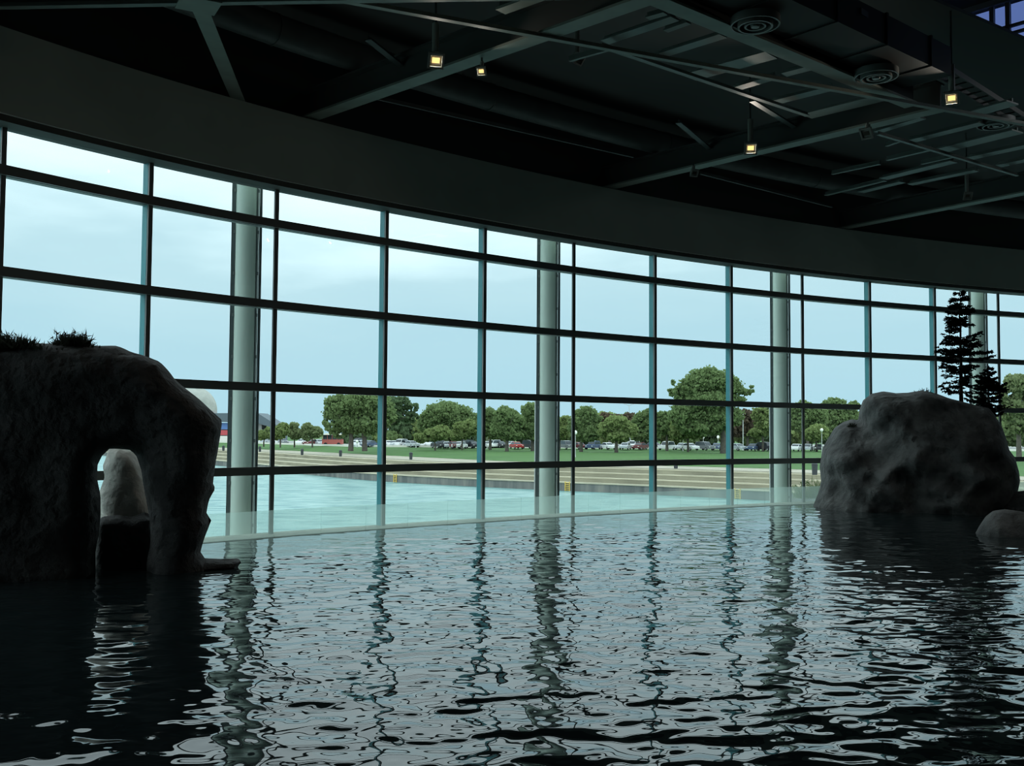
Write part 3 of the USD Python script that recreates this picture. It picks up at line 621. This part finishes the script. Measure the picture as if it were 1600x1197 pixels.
# the row far behind the cars
g = np.random.default_rng(4)
NTH = 'first second third fourth fifth sixth seventh eighth ninth tenth eleventh twelfth thirteenth fourteenth fifteenth sixteenth seventeenth eighteenth nineteenth twentieth twenty-first twenty-second twenty-third twenty-fourth twenty-fifth twenty-sixth twenty-seventh twenty-eighth twenty-ninth thirtieth'.split()
for k, x in enumerate(list(range(532, 628, 24)) + list(range(628, 1400, 32))):
    top = (648 if x > 620 else 676) + g.uniform(-5, 6) - (10 if x > 1180 else 0); d = 285 + g.uniform(-12, 12); w = g.uniform(18, 26)
    px_tree('far_tree', x, d, [(x, (top + 694) / 2, w, (694 - top) / 2), (x + g.uniform(-12, 12), top + 12, w * .6, 10)], ['leaf_mid', 'leaf_dark', 'leaf_light'][k % 3],
            f'far green tree behind the car park, {NTH[k]} counted from the trolley bus', 300 + k, n=1900, leafsize=.8, tr=.25, group='row of far trees behind the car park', limbs=2)
for k, x in enumerate(range(1560, 1700, 30)):
    px_tree('far_tree', x, 280, [(x, 672, 22, 22)], 'leaf_mid', f'far green tree past the boulder, {NTH[k]} from the small dark spruce', 360 + k, n=1500, leafsize=.8, tr=.25, group='row of far trees behind the car park', limbs=2)

# parked cars
def car_proto(name, mt, label, kind):
    t = thing(name, (0, 0, 0), label, 'car', 'cars in the car park')
    L, W, H = (4.5, 1.78, 1.45) if kind == 'car' else (4.7, 1.85, 1.78)
    lo = [(-L/2, .32), (-L/2 + .03, .72), (-L/2 + .12, .88 if kind == 'car' else .98), (-L * .22, .94 if kind == 'car' else 1.02), (L * .30, .95 if kind == 'car' else 1.05), (L/2 - .05, .90 if kind == 'car' else 1.05), (L/2, .6), (L/2 - .04, .32)]
    def ex(pl, w):
        m = trimesh.creation.extrude_polygon(Polygon(pl), w, engine='earcut'); m.apply_transform(np.array([[1, 0, 0, 0], [0, 0, 1, -w/2], [0, 1, 0, 0], [0, 0, 0, 1.0]])); m.fix_normals(); return m
    body = ex(lo, W)
    if kind == 'car': cab = [(-L * .24, .93), (-L * .08, H - .05), (L * .10, H), (L * .26, H - .08), (L * .40, .95)]
    else: cab = [(-L * .26, 1.0), (-L * .14, H - .06), (L * .1, H), (L * .40, H - .04), (L * .47, 1.04)]
    cb = ex(cab, W * .84)
    v = cb.vertices; v[:, 1] *= 1 - .14 * (v[:, 2] - .9) / (H - .9); 
    part(t, 'body', body, mt, local=True); part(t, 'cabin', cb, mt, local=True)
    gl = [(x * .93 + .02, z if i in (0, len(cab) - 1) else z - .08) for i, (x, z) in enumerate(cab)]; gm = ex([(x, max(z, .99)) for x, z in gl], W * .86); v = gm.vertices; v[:, 1] *= 1 - .14 * (v[:, 2] - .9) / (H - .9)
    part(t, 'side_window', gm, 'car_glass', local=True)
    i0, i1 = cab[0], cab[1]; wm = bar((i0[0] + .12 * (i1[0] - i0[0]) - .03, 0, i0[1] + .12 * (i1[1] - i0[1])), (i0[0] + .88 * (i1[0] - i0[0]) - .03, 0, i0[1] + .88 * (i1[1] - i0[1])), W * .70, .03)
    part(t, 'windscreen', wm, 'car_glass', local=True)
    for sx in (-.31, .31):
        for sy in (-1, 1):
            w = part(t, 'wheel', cyl((sx * L, sy * (W/2 - .20), .32), (sx * L, sy * (W/2 + .01), .32), .32, 14), 'tyre', local=True)
            part(w, 'hubcap', cyl((sx * L, sy * (W/2 + .011), .32), (sx * L, sy * (W/2 + .03), .32), .19, 10), 'hubcap', local=True)
    for sy in (-1, 1): part(t, 'headlamp', bx((-L/2 + .03, sy * W * .36, .70), (.08, .30, .13)), 'lamp_globe', local=True)
    part(t, 'bumper', bx((-L/2 - .02, 0, .45), (.1, W * .96, .2)), 'tyre' if mt == 'car_black' else mt, local=True)
    return t
protos = {}
CARS = [(407, 272, 'white', 'car'), (417, 270, 'silver', 'car'), (432, 266, 'white', 'car'), (441, 264, 'grey', 'car'), (472, 255, 'white', 'car'), (487, 243, 'maroon', 'car'), (498, 243, 'silver', 'car'), (553, 226, 'white', 'car'),
        (566, 226, 'silver', 'car'), (560, 245, 'black', 'suv'), (577, 222, 'blue', 'car'), (606, 228, 'white', 'car'), (616, 228, 'silver', 'car'), (626, 228, 'white', 'suv'), (636, 228, 'grey', 'car'), (643, 222, 'silver', 'car'), (664, 240, 'white', 'suv'), (674, 240, 'white', 'car'),
        (686, 212, 'black', 'suv'), (697, 212, 'silver', 'car'), (709, 210, 'maroon', 'car'), (718, 210, 'white', 'car'), (728, 216, 'black', 'suv'), (739, 216, 'black', 'car'), (759, 220, 'white', 'car'), (770, 221, 'white', 'suv'), (782, 222, 'black', 'car'),
        (796, 232, 'silver', 'car'), (807, 210, 'red', 'car'), (829, 214, 'black', 'suv'), (885, 212, 'grey', 'suv'), (905, 212, 'maroon', 'car'), (927, 211, 'blue', 'suv'), (950, 210, 'white', 'car'), (977, 210, 'silver', 'car'), (990, 226, 'white', 'suv'),
        (1000, 211, 'maroon', 'car'), (985, 240, 'white', 'car'), (1042, 208, 'white', 'suv'), (1066, 212, 'silver', 'car'), (1078, 208, 'white', 'car'), (1101, 208, 'grey', 'suv'), (1120, 209, 'blue', 'car'), (1153, 208, 'silver', 'car'), (1177, 207, 'blue', 'car'), (1197, 206, 'black', 'suv'),
        (1244, 206, 'white', 'car'), (1262, 207, 'silver', 'car'), (1279, 206, 'black', 'car'), (1022, 228, 'black', 'car'), (862, 215, 'silver', 'car')]
NEAR = {407: 'just right of the first column', 417: 'second right of the first column', 432: 'behind the second mullion', 441: 'just past the second mullion', 472: 'below the pale bushy tree', 487: 'left of the trolley bus', 498: 'touching the rear of the trolley bus',
        553: 'between the twin trunks', 566: 'between the twin trunks', 560: 'in the rear row behind the twin trunks', 577: 'at the right twin trunk', 606: 'just right of the third mullion', 616: 'under the open-branched tree', 626: 'under the open-branched tree', 636: 'beside the white SUV under the open-branched tree',
        643: 'right of the open-branched tree', 664: 'in the rear row under the domed tree', 674: 'in the rear row under the domed tree', 686: 'in front of the domed tree', 697: 'in front of the domed tree', 709: 'in front of the domed tree', 718: 'next to the maroon car, under the domed tree', 728: 'under the domed tree by the fourth mullion', 739: 'at the fourth mullion',
        759: 'at the first globe lamp', 770: 'right of the first globe lamp', 782: 'left of the straight-trunked tree', 796: 'in the rear row by the straight-trunked tree', 807: 'right of the straight-trunked tree', 829: 'left of the second column', 885: 'right of the second column', 905: 'under the rounded tree by the second globe lamp',
        927: 'right of the rounded tree', 950: 'left of the low spreading tree', 977: 'right of the low spreading tree', 990: 'in the rear row past the low spreading tree', 1000: 'left of the sixth mullion', 985: 'far back past the low spreading tree', 1042: 'under the tree right of the sixth mullion', 1066: 'at the third globe lamp',
        1078: 'right of the third globe lamp', 1101: 'left of the tallest tree trunk', 1120: 'left of the tallest tree trunk', 1153: 'right of the tallest tree trunk', 1177: 'under the brownish tree', 1197: 'left of the third column', 1244: 'right of the third column', 1262: 'behind the thin mullion past the third column', 1279: 'at the lamp by the boulder',
        1022: 'in the rear row at the sixth mullion', 862: 'hidden behind the second column'}
g = np.random.default_rng(9)
for px, d, colr, kd in CARS:
    p = at_y(px, 700, d); loc = (p[0], p[1], ZG - .02); rz = float(g.choice([62, 70, 112, 118, 66])) + float(g.uniform(-6, 6)); lab = f"{colr} {'SUV' if kd == 'suv' else 'saloon car'} parked {NEAR[px]}"
    key = (colr, kd)
    if key not in protos:
        t = car_proto('parked_car', 'car_' + colr, lab, kd); protos[key] = t
        ops = UsdGeom.Xformable(t); ops.ClearXformOpOrder(); x = UsdGeom.Xform(t); x.AddTranslateOp(opSuffix='place').Set(Gf.Vec3d(*map(float, loc))); x.AddRotateZOp(opSuffix='turn').Set(rz)
    else:
        pth = copy_of(protos[key], 'parked_car', loc, rz, lab, 'car', 'cars in the car park')

# red trolley bus
bp = at_y(520, 700, 236); bp[2] = ZG - .02
bus = thing('trolley_bus', bp, 'red open-sided trolley bus with a cream roof behind the twin-trunked tree', 'bus')
part(bus, 'body', bx(bp + [0, 0, .95], (4.6, 2.2, 1.1)), 'bus_red'); part(bus, 'roof', bx(bp + [0, 0, 2.62], (4.9, 2.4, .16)), 'bus_cream')
part(bus, 'clerestory', bx(bp + [0, 0, 2.78], (3.6, 1.3, .16)), 'bus_cream')
for k in range(5): part(bus, 'window_post', bx(bp + [-2.2 + k * 1.1, -1.04, 2.02], (.10, .10, 1.04)), 'bus_red')
part(bus, 'cabin_interior', bx(bp + [0, .1, 2.0], (4.2, 1.8, 1.0)), 'car_glass')
for sx in (-1.5, 1.5):
    for sy in (-1, 1): part(bus, 'wheel', cyl(bp + [sx, sy * .9, .4], bp + [sx, sy * 1.12, .4], .4, 14), 'tyre')

# globe lamp posts
def globe_lamp(px, py, d, foot_py, label, gz=None, scale=1.0):
    top = at_y(px, py, d); foot = at_y(px, foot_py, d); foot[2] = gz if gz is not None else foot[2]; foot[0] = top[0]
    t = thing('globe_lamp', foot, label, 'street lamp', 'globe street lamps by the lawn')
    part(t, 'pole', cyl(foot, top - [0, 0, .3], .075, 10, .05), 'lamp_pole', smooth=40)
    part(t, 'collar', cyl(top - [0, 0, .34], top - [0, 0, .2], .13, 10), 'lamp_pole'); part(t, 'base', cyl(foot, foot + [0, 0, .5], .15, 10, .1), 'lamp_pole')
    s = trimesh.creation.icosphere(2, .30 * scale); s.vertices *= [1, 1, 1.2]; s.apply_translation(top); part(t, 'globe', s, 'lamp_globe', smooth=True)
def lawn_z(y): return ZP + (ZG - ZP) * min(1, max(0, (y - 150) / (YC - 150)))
globe_lamp(761, 681, 212, 701, 'globe lamp beside the fourth mullion', lawn_z(212) - .05)
globe_lamp(899, 676, 165, 715, 'taller globe lamp close behind the fifth mullion', lawn_z(165) - .1)
globe_lamp(1067, 681, 205, 706, 'globe lamp in front of the white cars under the tallest tree', lawn_z(205) - .05)
globe_lamp(1099, 683, 226, 699, 'first of the two small far lamps under the tallest tree', ZG - .02)
globe_lamp(1122, 683, 226, 699, 'second of the two small far lamps, by the tallest tree trunk', ZG - .02)
globe_lamp(1284, 672, 175, 703, 'globe lamp nearest the boulder', lawn_z(160) - .05, .9)
globe_lamp(558, 690, 215, 699, 'low globe lamp seen between the twin trunks', ZG - .02)
globe_lamp(650, 681, 215, 699, 'globe lamp left of the wide domed tree', ZG - .02)
# tall two-armed lamp and pale pole
p = at_y(985, 660, 255); p[2] = ZG; tp = at_y(983, 634, 255)
t = thing('street_lamp', p, 'tall two-armed street lamp rising above the copper tree', 'street lamp')
part(t, 'pole', cyl(p, tp, .12, 8, .07), 'lamp_pole')
for s in (-1, 1):
    e = tp + np.array([s * 3.0, 0, .7]); part(t, 'arm', tube([tp, tp + [s * 1.4, 0, .55], e], [.06, .05, .05], 6), 'lamp_pole'); part(t, 'lamp_head', bx(e, (.9, .3, .16)), 'lamp_pole')
p = at_y(1161, 690, 212); p[2] = ZG; q = at_y(1161, 645, 212)
t = thing('flag_pole', p, 'pale slim pole standing before the brownish tree', 'pole'); part(t, 'pole', cyl(p, q, .10, 8, .06), 'column_white'); part(t, 'base', cyl(p, p + [0, 0, .6], .25, 8), 'column_white'); part(t, 'cap', cyl(q, q + [0, 0, .15], .12, 8), 'column_white')

# litter bins on the promenade
def bin_(px, py, lab, big=1.0):
    b = at_z(px, py, ZP); t = thing('litter_bin', b, lab, 'litter bin', 'litter bins on the promenade')
    part(t, 'body', cyl(b, b + [0, 0, .95 * big], .22 * big, 14, .27 * big), 'bin_black', smooth=40); part(t, 'lid', cyl(b + [0, 0, .96 * big], b + [0, 0, 1.08 * big], .29 * big, 14, .15), 'bin_black')
bin_(472, 711, 'black litter bin left of the trolley bus and lamp pole'); bin_(532, 713.5, 'black litter bin below the trolley bus'); bin_(642, 718, 'black litter bin right of the third mullion')
bin_(349, 704.5, 'black litter bin between the rock arch and the first column'); bin_(406, 706, 'black litter bin at the right side of the first column'); bin_(1056, 732, 'black litter bin right of the sixth mullion'); bin_(1273, 742, 'black litter bin nearest the boulder', 1.15)
# yellow safety ladders on the seawall
def ladder(px, lab):
    j = int(np.argmin([abs(project((*q, ZW))[0] - px) for q in sh(-.08)])); q = sh(-.08)[j]; dr = _g[j]
    t = thing('safety_ladder', (q[0], q[1], ZL), lab, 'ladder', 'yellow ladders on the seawall')
    for s in (-1, 1):
        r = q + dr * .28 * s; part(t, 'rail', cyl((r[0], r[1], ZL - .3), (r[0], r[1], ZW + .05), .06, 6), 'ladder_yellow')
    for z in np.arange(ZL + .1, ZW, .2): part(t, 'rung', cyl((*(q - dr * .28), z), (*(q + dr * .28), z), .05, 6), 'ladder_yellow')
ladder(625, 'yellow ladder on the seawall right of the third mullion'); ladder(914, 'yellow ladder on the seawall by the fifth mullion'); ladder(1111, 'yellow ladder on the seawall left of the seventh mullion')

# dome building and hall far left
dc = at_y(301, 690, 330); dc[2] = ZG - .4
rdm = 36 * 330 / FPX
t = thing('dome_building', dc, 'pale panelled dome looming over the shoulder of the rock arch', 'building')
ztop = at_y(301, 604, 330)[2]
m = trimesh.creation.icosphere(4, rdm); m = m.slice_plane([0, 0, 0], [0, 0, 1]); m.vertices *= [1, 1, 1.05]; m.apply_translation([dc[0], dc[1], ztop - rdm * 1.05]); part(t, 'dome', m, 'dome_white')
part(t, 'drum', cyl(dc, (dc[0], dc[1], ztop - rdm * 1.05 + .01), rdm * 1.0, 40), 'hall_wall', smooth=40)
hc = at_y(362, 690, 300); hc[2] = ZG - .4; zr = at_y(362, 645, 300)[2]
x0, x1, xs = at_y(320, 690, 300)[0], at_y(407, 690, 300)[0], at_y(437, 690, 300)[0]; zl = at_y(430, 667, 300)[2]
t = thing('hall_building', hc, 'low hall with a dark sloping roof and blue and red panels behind the first column', 'building')
part(t, 'wall', bx(((x0 + x1) / 2, 306, (ZG - .4 + zr - 3) / 2), (x1 - x0, 10, zr - 3 - ZG + .4)), 'hall_wall')
rf = trimesh.creation.extrude_polygon(Polygon([(x0, zr - 2.6), (x0, zr - .2), (x1 - 1, zr), (xs, zl), (xs, zl - .8), (x1 - 1, zr - 3)]), 13, engine='earcut'); rf.apply_transform(np.array([[1, 0, 0, 0], [0, 0, 1, 299.5], [0, 1, 0, 0], [0, 0, 0, 1.0]])); rf.fix_normals()
part(t, 'roof', rf, 'roof_slate')
part(t, 'wing', bx(((x1 + xs) / 2, 306, (ZG - .4 + zl - .8) / 2), (xs - x1 - .2, 9.5, zl - .8 - ZG + .4)), 'roof_slate')
for (pa, pb_, ya, yb, mt, nm, lb) in ((330, 357, 661, 671, 'panel_blue', 'blue_panel', 'blue panel'), (330, 356, 672, 680, 'panel_red', 'red_panel', 'red panel'), (330, 357, 681, 690, 'kerb', 'white_panel', 'white panel')):
    A_, B_ = at_y(pa, ya, 300.4), at_y(pb_, yb, 300.4); part(t, nm, bx(((A_[0] + B_[0]) / 2, 300.7, (A_[2] + B_[2]) / 2), (B_[0] - A_[0], .5, abs(A_[2] - B_[2]))), mt, label=lb)

# ------------------------------------------------------------------ ceiling steelwork, ducts and lamps
ZF = E + 6.05                    # underside of the main beams
def ibeam(a, b, fw=.32, web=.45, tw=.05):
    a, b = np.array(a, float), np.array(b, float); up = np.array([0, 0, 1.0])
    return [bar(a + up * .02, b + up * .02, fw, .04), bar(a + up * (.04 + web / 2), b + up * (.04 + web / 2), tw, web), bar(a + up * (.06 + web), b + up * (.06 + web), fw, .04)]
def beam(p0, p1, lab, fw=.32, z=None, web=.45, ext=(0, 0)):
    z = z or ZF; a, b = at_z(*p0, z), at_z(*p1, z); d = (b - a) / np.linalg.norm(b - a); a, b = a - d * ext[0], b + d * ext[1]
    t = thing('roof_beam', a, lab, 'beam', 'roof beams over the pool'); lo, wb_, hi = ibeam(a, b, fw, web)
    part(t, 'bottom_flange', lo, 'steel_paint'); part(t, 'web', wb_, 'dark_steel'); part(t, 'top_flange', hi, 'dark_steel')
beam((470, 191), (1020, -2), 'roof beam running behind the first pair of lit floodlights', ext=(0, .2))
beam((945, 296), (1470, 172), 'roof beam beside the single lit floodlight over the spruces', ext=(0, 0))
beam((1300, 361), (1610, 301), 'roof beam nearest the spruces, low at the edge of the picture', ext=(0, 6))
beam((1020, 0), (1390, 152), 'heavy roof girder crossing beside the round ceiling diffusers', fw=.30, z=E + 6.12, ext=(.4, .8))
beam((782, 19), (880, -16), 'short stretch of pale beam at the very top of the picture', fw=.22, z=E + 6.3, ext=(0, 3))
def brace(p0, p1, lab, w=.09, h=.07, z=None, m='steel_paint', z1=None):
    z = z or ZF - .01; a, b = at_z(*p0, z), at_z(*p1, z1 or z)
    solo('ceiling_brace', cat([bar(a, b, w, .014), bar(a + [0, 0, h / 2], b + [0, 0, h / 2], .014, h)]), m, lab, 'brace', 'angle braces under the roof')
ZT = E + 6.0
brace((-60, 13), (320, 6), 'horizontal tie along the top edge, left of the gusset', .11, z=ZT, m='joist_paint'); brace((300, 6), (1060, -6), 'horizontal tie along the top edge, right of the gusset', .11, z=ZT, m='joist_paint')
brace((307, 0), (376, 166), 'broad diagonal strut dropping from the gusset to the bulkhead', .24, .10, z=ZT + .03)
gp = at_z(310, 8, ZT - .012); solo('gusset_plate', bx(gp, (.55, .5, .02), .5), 'steel_paint', 'bolted gusset plate where strut and ties meet', 'plate')
brace((490, -6), (1610, 197), 'long thin tie crossing under two roof beams', .10, z=ZF - .04, m='steel_paint')
brace((940, 73), (1262, 181), 'slanting tie that carries the ends of the pale joists', .10, z=ZF + .12, m='joist_paint')
brace((580, 153), (990, 246), 'thin rail between the first two roof beams', .05, z=ZF + .1, m='duct_metal'); brace((1095, 272), (1300, 324), 'thin rail between the last two roof beams, by the bulkhead', .06, z=ZF + .1, m='duct_metal')
brace((1372, 210), (1590, 275), 'thin slanting rail under the right-hand group of joists', .08, z=ZF + .1, m='joist_paint'); brace((575, 62), (632, 108), 'faint diagonal strut above the first floodlight', .12, z=ZF + .35, m='dark_steel')
brace((1060, 192), (1112, 236), 'faint diagonal strut left of the lone floodlight', .12, z=ZF + .35, m='duct_metal'); brace((1175, 158), (1255, 208), 'faint diagonal strut right of the lone floodlight', .12, z=ZF + .35, m='duct_metal')
JO = [((945, 65), (1055, 28), .22), ((1035, 85), (1130, 55), .22), ((890, 95), (950, 78), .06), ((1010, 95), (1030, 88), .10), ((1077, 120), (1205, 85), .42), ((1150, 138), (1210, 120), .22), ((1208, 160), (1300, 137), .26), ((1260, 181), (1378, 152), .40), ((1012, 28), (1040, 20), .14), ((1040, 48), (1076, 35), .12), ((1225, 116), (1268, 105), .22),
      ((1370, 206), (1442, 184), .2), ((1420, 221), (1535, 192), .26), ((1465, 236), (1590, 205), .42), ((1515, 247), (1640, 220), .28), ((1560, 259), (1660, 238), .26), ((1385, 228), (1405, 221), .08), ((1386, 250), (1454, 234), .10), ((1440, 256), (1490, 245), .08), ((1380, 279), (1490, 252), .30), ((1345, 300), (1410, 284), .24), ((1422, 288), (1526, 266), .24),
      ((1290, 305), (1384, 282), .12), ((1300, 272), (1375, 256), .08), ((1510, 180), (1582, 160), .4)]
JL = ['with its own end on the long thin tie', 'third along from the beam', 'short, close to the long thin tie', 'stub just left of the slanting tie', 'widest in the middle of the group', 'short, beside the girder', 'next to last before the beam', 'last before the single floodlight', 'stub near the top of the picture', 'short stub beside the girder top', 'short, tucked against the girder',
      'just under the beam by the unlit lamps', 'second in the right-hand group', 'broad, third in the right-hand group', 'fourth in the right-hand group', 'fifth in the right-hand group', 'tiny, left of the thin slanting rail', 'narrow, left of the thin slanting rail', 'narrow, crossing the thin slanting rail', 'broad, ending at the thin slanting rail', 'broad, lowest on the left side', 'lowest broad one on the right side',
      'narrow, lowest on the left side', 'faint, far left of the slanting rail', 'broad, above the lit floodlight near the picture edge']
for (p0, p1, w), lb in zip(JO, JL):
    a, b = at_z(*p0, E + 6.32), at_z(*p1, E + 6.32)
    solo('ceiling_joist', cat([bar(a, b, w, .03), bar(a + [0, 0, .05], b + [0, 0, .05], .03, .07)]), 'joist_paint', 'pale roof joist ' + lb, 'joist', 'pale joists under the roof deck')
# ring duct along the window wall
dl = offs(-1.75, 4); t = thing('ring_duct', (dl[0][0], dl[0][1], E + 6.75), 'round air duct curving along above the bulkhead', 'duct')
dp = np.c_[dl, np.full(len(dl), E + 6.92)]
part(t, 'pipe', tube(dp, .27, 20), 'duct_metal', smooth=True)
for k in range(6, len(dp) - 6, 8): part(t, 'joint_band', tube([dp[k] - (dp[k+1]-dp[k]) * .03, dp[k] + (dp[k+1]-dp[k]) * .03], .285, 20), 'duct_metal')
# supply duct with three round diffusers
D3 = [at_z(1180, 40, E + 6.10), at_z(1369, 121, E + 6.10), at_z(1556, 196, E + 6.34)]
dd = D3[1] - D3[0]; dd /= np.linalg.norm(dd); side_ = np.array([dd[1], -dd[0], 0])
a, b = D3[0] - dd * 1.0 + side_ * .22 + [0, 0, .41], D3[1] + dd * 1.3 + side_ * .22 + [0, 0, .41]
t = thing('supply_duct', a, 'big dark rectangular supply duct over the round diffusers', 'duct'); part(t, 'casing', bar(a, b, .9, .5), 'duct_dark')
for k in range(4):
    q = a + (b - a) * (k + .5) / 4; part(t, 'joint_flange', bar(q - dd * .025, q + dd * .025, .96, .54), 'duct_dark')
for q, lb in zip(D3, ('round ceiling diffuser nearest the top of the picture', 'round ceiling diffuser in the middle of the row', 'round ceiling diffuser by the picture edge')):
    t = thing('ceiling_diffuser', q, lb, 'air diffuser', 'round ceiling diffusers')
    def ring(r, z0, z1, th=.025): return lathe([(r, z0), (r + th, z0), (r + th, z1), (r, z1), (r, z0)], 32).apply_translation(q)
    part(t, 'drum', ring(.34, 0, .12), 'diffuser_metal', smooth=40); part(t, 'ring', ring(.23, -.03, .06, .03), 'diffuser_metal', smooth=40); part(t, 'ring', ring(.13, -.02, .06, .03), 'diffuser_metal', smooth=40)
    part(t, 'core', lathe([(0, -.03), (.06, -.03), (.09, .05), (0, .05)], 24).apply_translation(q), 'diffuser_metal', smooth=40)
    part(t, 'backing', cyl(q + [0, 0, .065], q + [0, 0, .10], .338, 32), 'ceiling_paint')
# cable tray
a, b = at_z(1330, 22, E + 6.6), at_z(1620, 203, E + 6.6)
t = thing('cable_tray', a, 'dark cable tray slanting beside the supply duct', 'tray')
for s in (-.16, .16): part(t, 'side_rail', bar(a + side_ * s, b + side_ * s, .03, .10), 'dark_steel')
for k in range(24): q = a + (b - a) * (k + .5) / 24; part(t, 'rung', bar(q - side_ * .14, q + side_ * .14, .03, .03), 'dark_steel')
# floodlights
FLOOD_POWER = 700.0
def flood(px, py, z, lab, lit=True, s=1.0, yaw=0.0, tilt=50, col=True):
    c = at_z(px, py, z); t = thing('flood_light', c, lab, 'floodlight', 'floodlights under the roof')
    to = EYE - c; to = to / np.linalg.norm(to); ax = to.copy()
    ax[2] -= .45; ca, sa = math.cos(yaw), math.sin(yaw); ax[:2] = [ax[0] * ca - ax[1] * sa, ax[0] * sa + ax[1] * ca]; ax /= np.linalg.norm(ax)
    rgt = np.cross(ax, [0, 0, 1]); rgt /= np.linalg.norm(rgt); up = np.cross(rgt, ax)
    def P(x, y, z_): return c + (rgt * x + up * y + ax * z_) * s
    hs = .13
    def fr(h0, z0, h1, z1):
        v = [P(x * h0, y * h0, z0) for x, y in ((-1, -1), (1, -1), (1, 1), (-1, 1))] + [P(x * h1, y * h1, z1) for x, y in ((-1, -1), (1, -1), (1, 1), (-1, 1))]
        m = trimesh.Trimesh(np.array(v), [[0, 2, 1], [0, 3, 2], [4, 5, 6], [4, 6, 7], [0, 1, 5], [0, 5, 4], [1, 2, 6], [1, 6, 5], [2, 3, 7], [2, 7, 6], [3, 0, 4], [3, 4, 7]], process=False); m.fix_normals(); return m
    part(t, 'housing', fr(.07, -.16, hs, 0), 'lamp_housing'); 
    bz = [bar(P(-hs, y, .02), P(hs, y, .02), .035 * s, .05 * s, ax) for y in (-.11, .11)] + [bar(P(x, -.11, .02), P(x, .11, .02), .035 * s, .05 * s, ax) for x in (-.11, .11)]
    part(t, 'bezel', cat(bz), 'lamp_housing')
    v = [P(-.075, -.055, .012), P(.075, -.055, .012), P(.085, .05, .012), P(-.085, .05, .012)]; 
    part(t, 'lens', bar(P(-.06, 0, .010), P(.06, 0, .010), .085 * s, .012 * s, ax), 'lamp_glow' if lit else 'lamp_lens_off', label='glowing amber lens' if lit else 'dark lens')
    if lit:
        dl_ = UsdLux.DiskLight.Define(stage, str(t.GetPath()) + '/light'); dl_.CreateRadiusAttr(.045 * s); dl_.CreateIntensityAttr(FLOOD_POWER); dl_.CreateColorAttr(Gf.Vec3f(1.0, .90, .76)); dl_.CreateNormalizeAttr(False); UsdLux.ShapingAPI.Apply(dl_.GetPrim()).CreateShapingConeAngleAttr(55.0)
        mm_ = np.eye(4); mm_[0, :3] = rgt; mm_[1, :3] = up; mm_[2, :3] = -ax; mm_[3, :3] = P(0, 0, .03) - c; dl_.AddTransformOp().Set(Gf.Matrix4d(*mm_.ravel().tolist()))
    st_ = P(0, .05, -.12); zt_ = ZF if z < E + 5.9 else DECK; sl = min(.5, (zt_ - st_[2]) * .6); part(t, 'stem', cyl(st_, st_ + [0, 0, sl], .055 * s, 12), 'lamp_housing', smooth=40)
    part(t, 'hanger', cyl(st_ + [0, 0, sl], (st_[0], st_[1], zt_), .018, 8), 'dark_steel')
flood(681, 94, E + 5.92, 'lit floodlight right of the first roof beam end, larger of the pair', True, 1.0, .15)
flood(752, 111, E + 5.82, 'small lit floodlight hanging under the first roof beam', True, .62, -.2)
flood(1173, 231, E + 5.92, 'lone lit floodlight on the middle roof beam', True, 1.05, .1)
flood(1487, 153, E + 5.92, 'lit floodlight near the clerestory window', True, 1.0, -.05)
flood(1085, 270, E + 5.82, 'small unlit floodlight under the middle roof beam', False, .7, .5)
flood(1354, 208, E + 5.82, 'unlit floodlight under the middle beam near the joists', False, .9, -.4)
flood(1512, 306, E + 5.92, 'unlit floodlight above the last roof beam', False, .8, .3)
flood(905, 92, E + 6.5, 'dim unlit lamp left of the slanting tie', False, .8, .9)

# roof lantern with blue clerestory glazing
Q0 = at_z(1505, 23, E + 9.15); dq = np.array([.66, -.75, 0])
wn = thing('window_2', (Q0[0], Q0[1], DECK), 'high clerestory window of blue glass in the roof lantern', None, None, 'structure')
a, b = Q0 - dq * 1.2, Q0 + dq * 7
def hz(z, h, w=.09): part(wn, 'rail', bar((a[0], a[1], z), (b[0], b[1], z), w, h), 'mullion_dark')
for z, h in ((E + 9.2, .12), (E + 8.60, .05), (E + 8.44, .05), (E + 8.16, .22), (E + 7.86, .05), (E + 7.70, .05), (DECK + .14, .1)): hz(z, h)
for s in (.15, .62, .95, 1.55, 1.85, 2.4, 3.0, 3.6, 4.2, 4.8, 5.4, 6.0):
    q = Q0 + dq * s; part(wn, 'mullion', bx((q[0], q[1], (DECK + .08 + E + 9.2) / 2), (.09, .09, E + 8.95 - DECK), math.atan2(dq[1], dq[0])), 'mullion_dark')
part(wn, 'pane', bar((a[0], a[1], (DECK + E + 9.4) / 2), (b[0], b[1], (DECK + E + 9.4) / 2), .012, E + 8.9 - DECK), 'blue_glass')
lan = np.array([a[:2], b[:2], b[:2] + np.array([-6.5, -5.5]), a[:2] + np.array([-6.5, -5.5])])
tag(solo('ceiling', slab(Polygon(lan).buffer(.5), E + 9.27, E + 9.45), 'ceiling_paint'), kind='structure')
for i in (1, 2, 3):
    p, q = lan[i], lan[(i + 1) % 4]; tag(solo('wall_lantern', bar((p[0], p[1], (DECK + .08 + E + 9.27) / 2), (q[0], q[1], (DECK + .08 + E + 9.27) / 2), .15, E + 9.02 - DECK), 'wall_paint'), kind='structure')
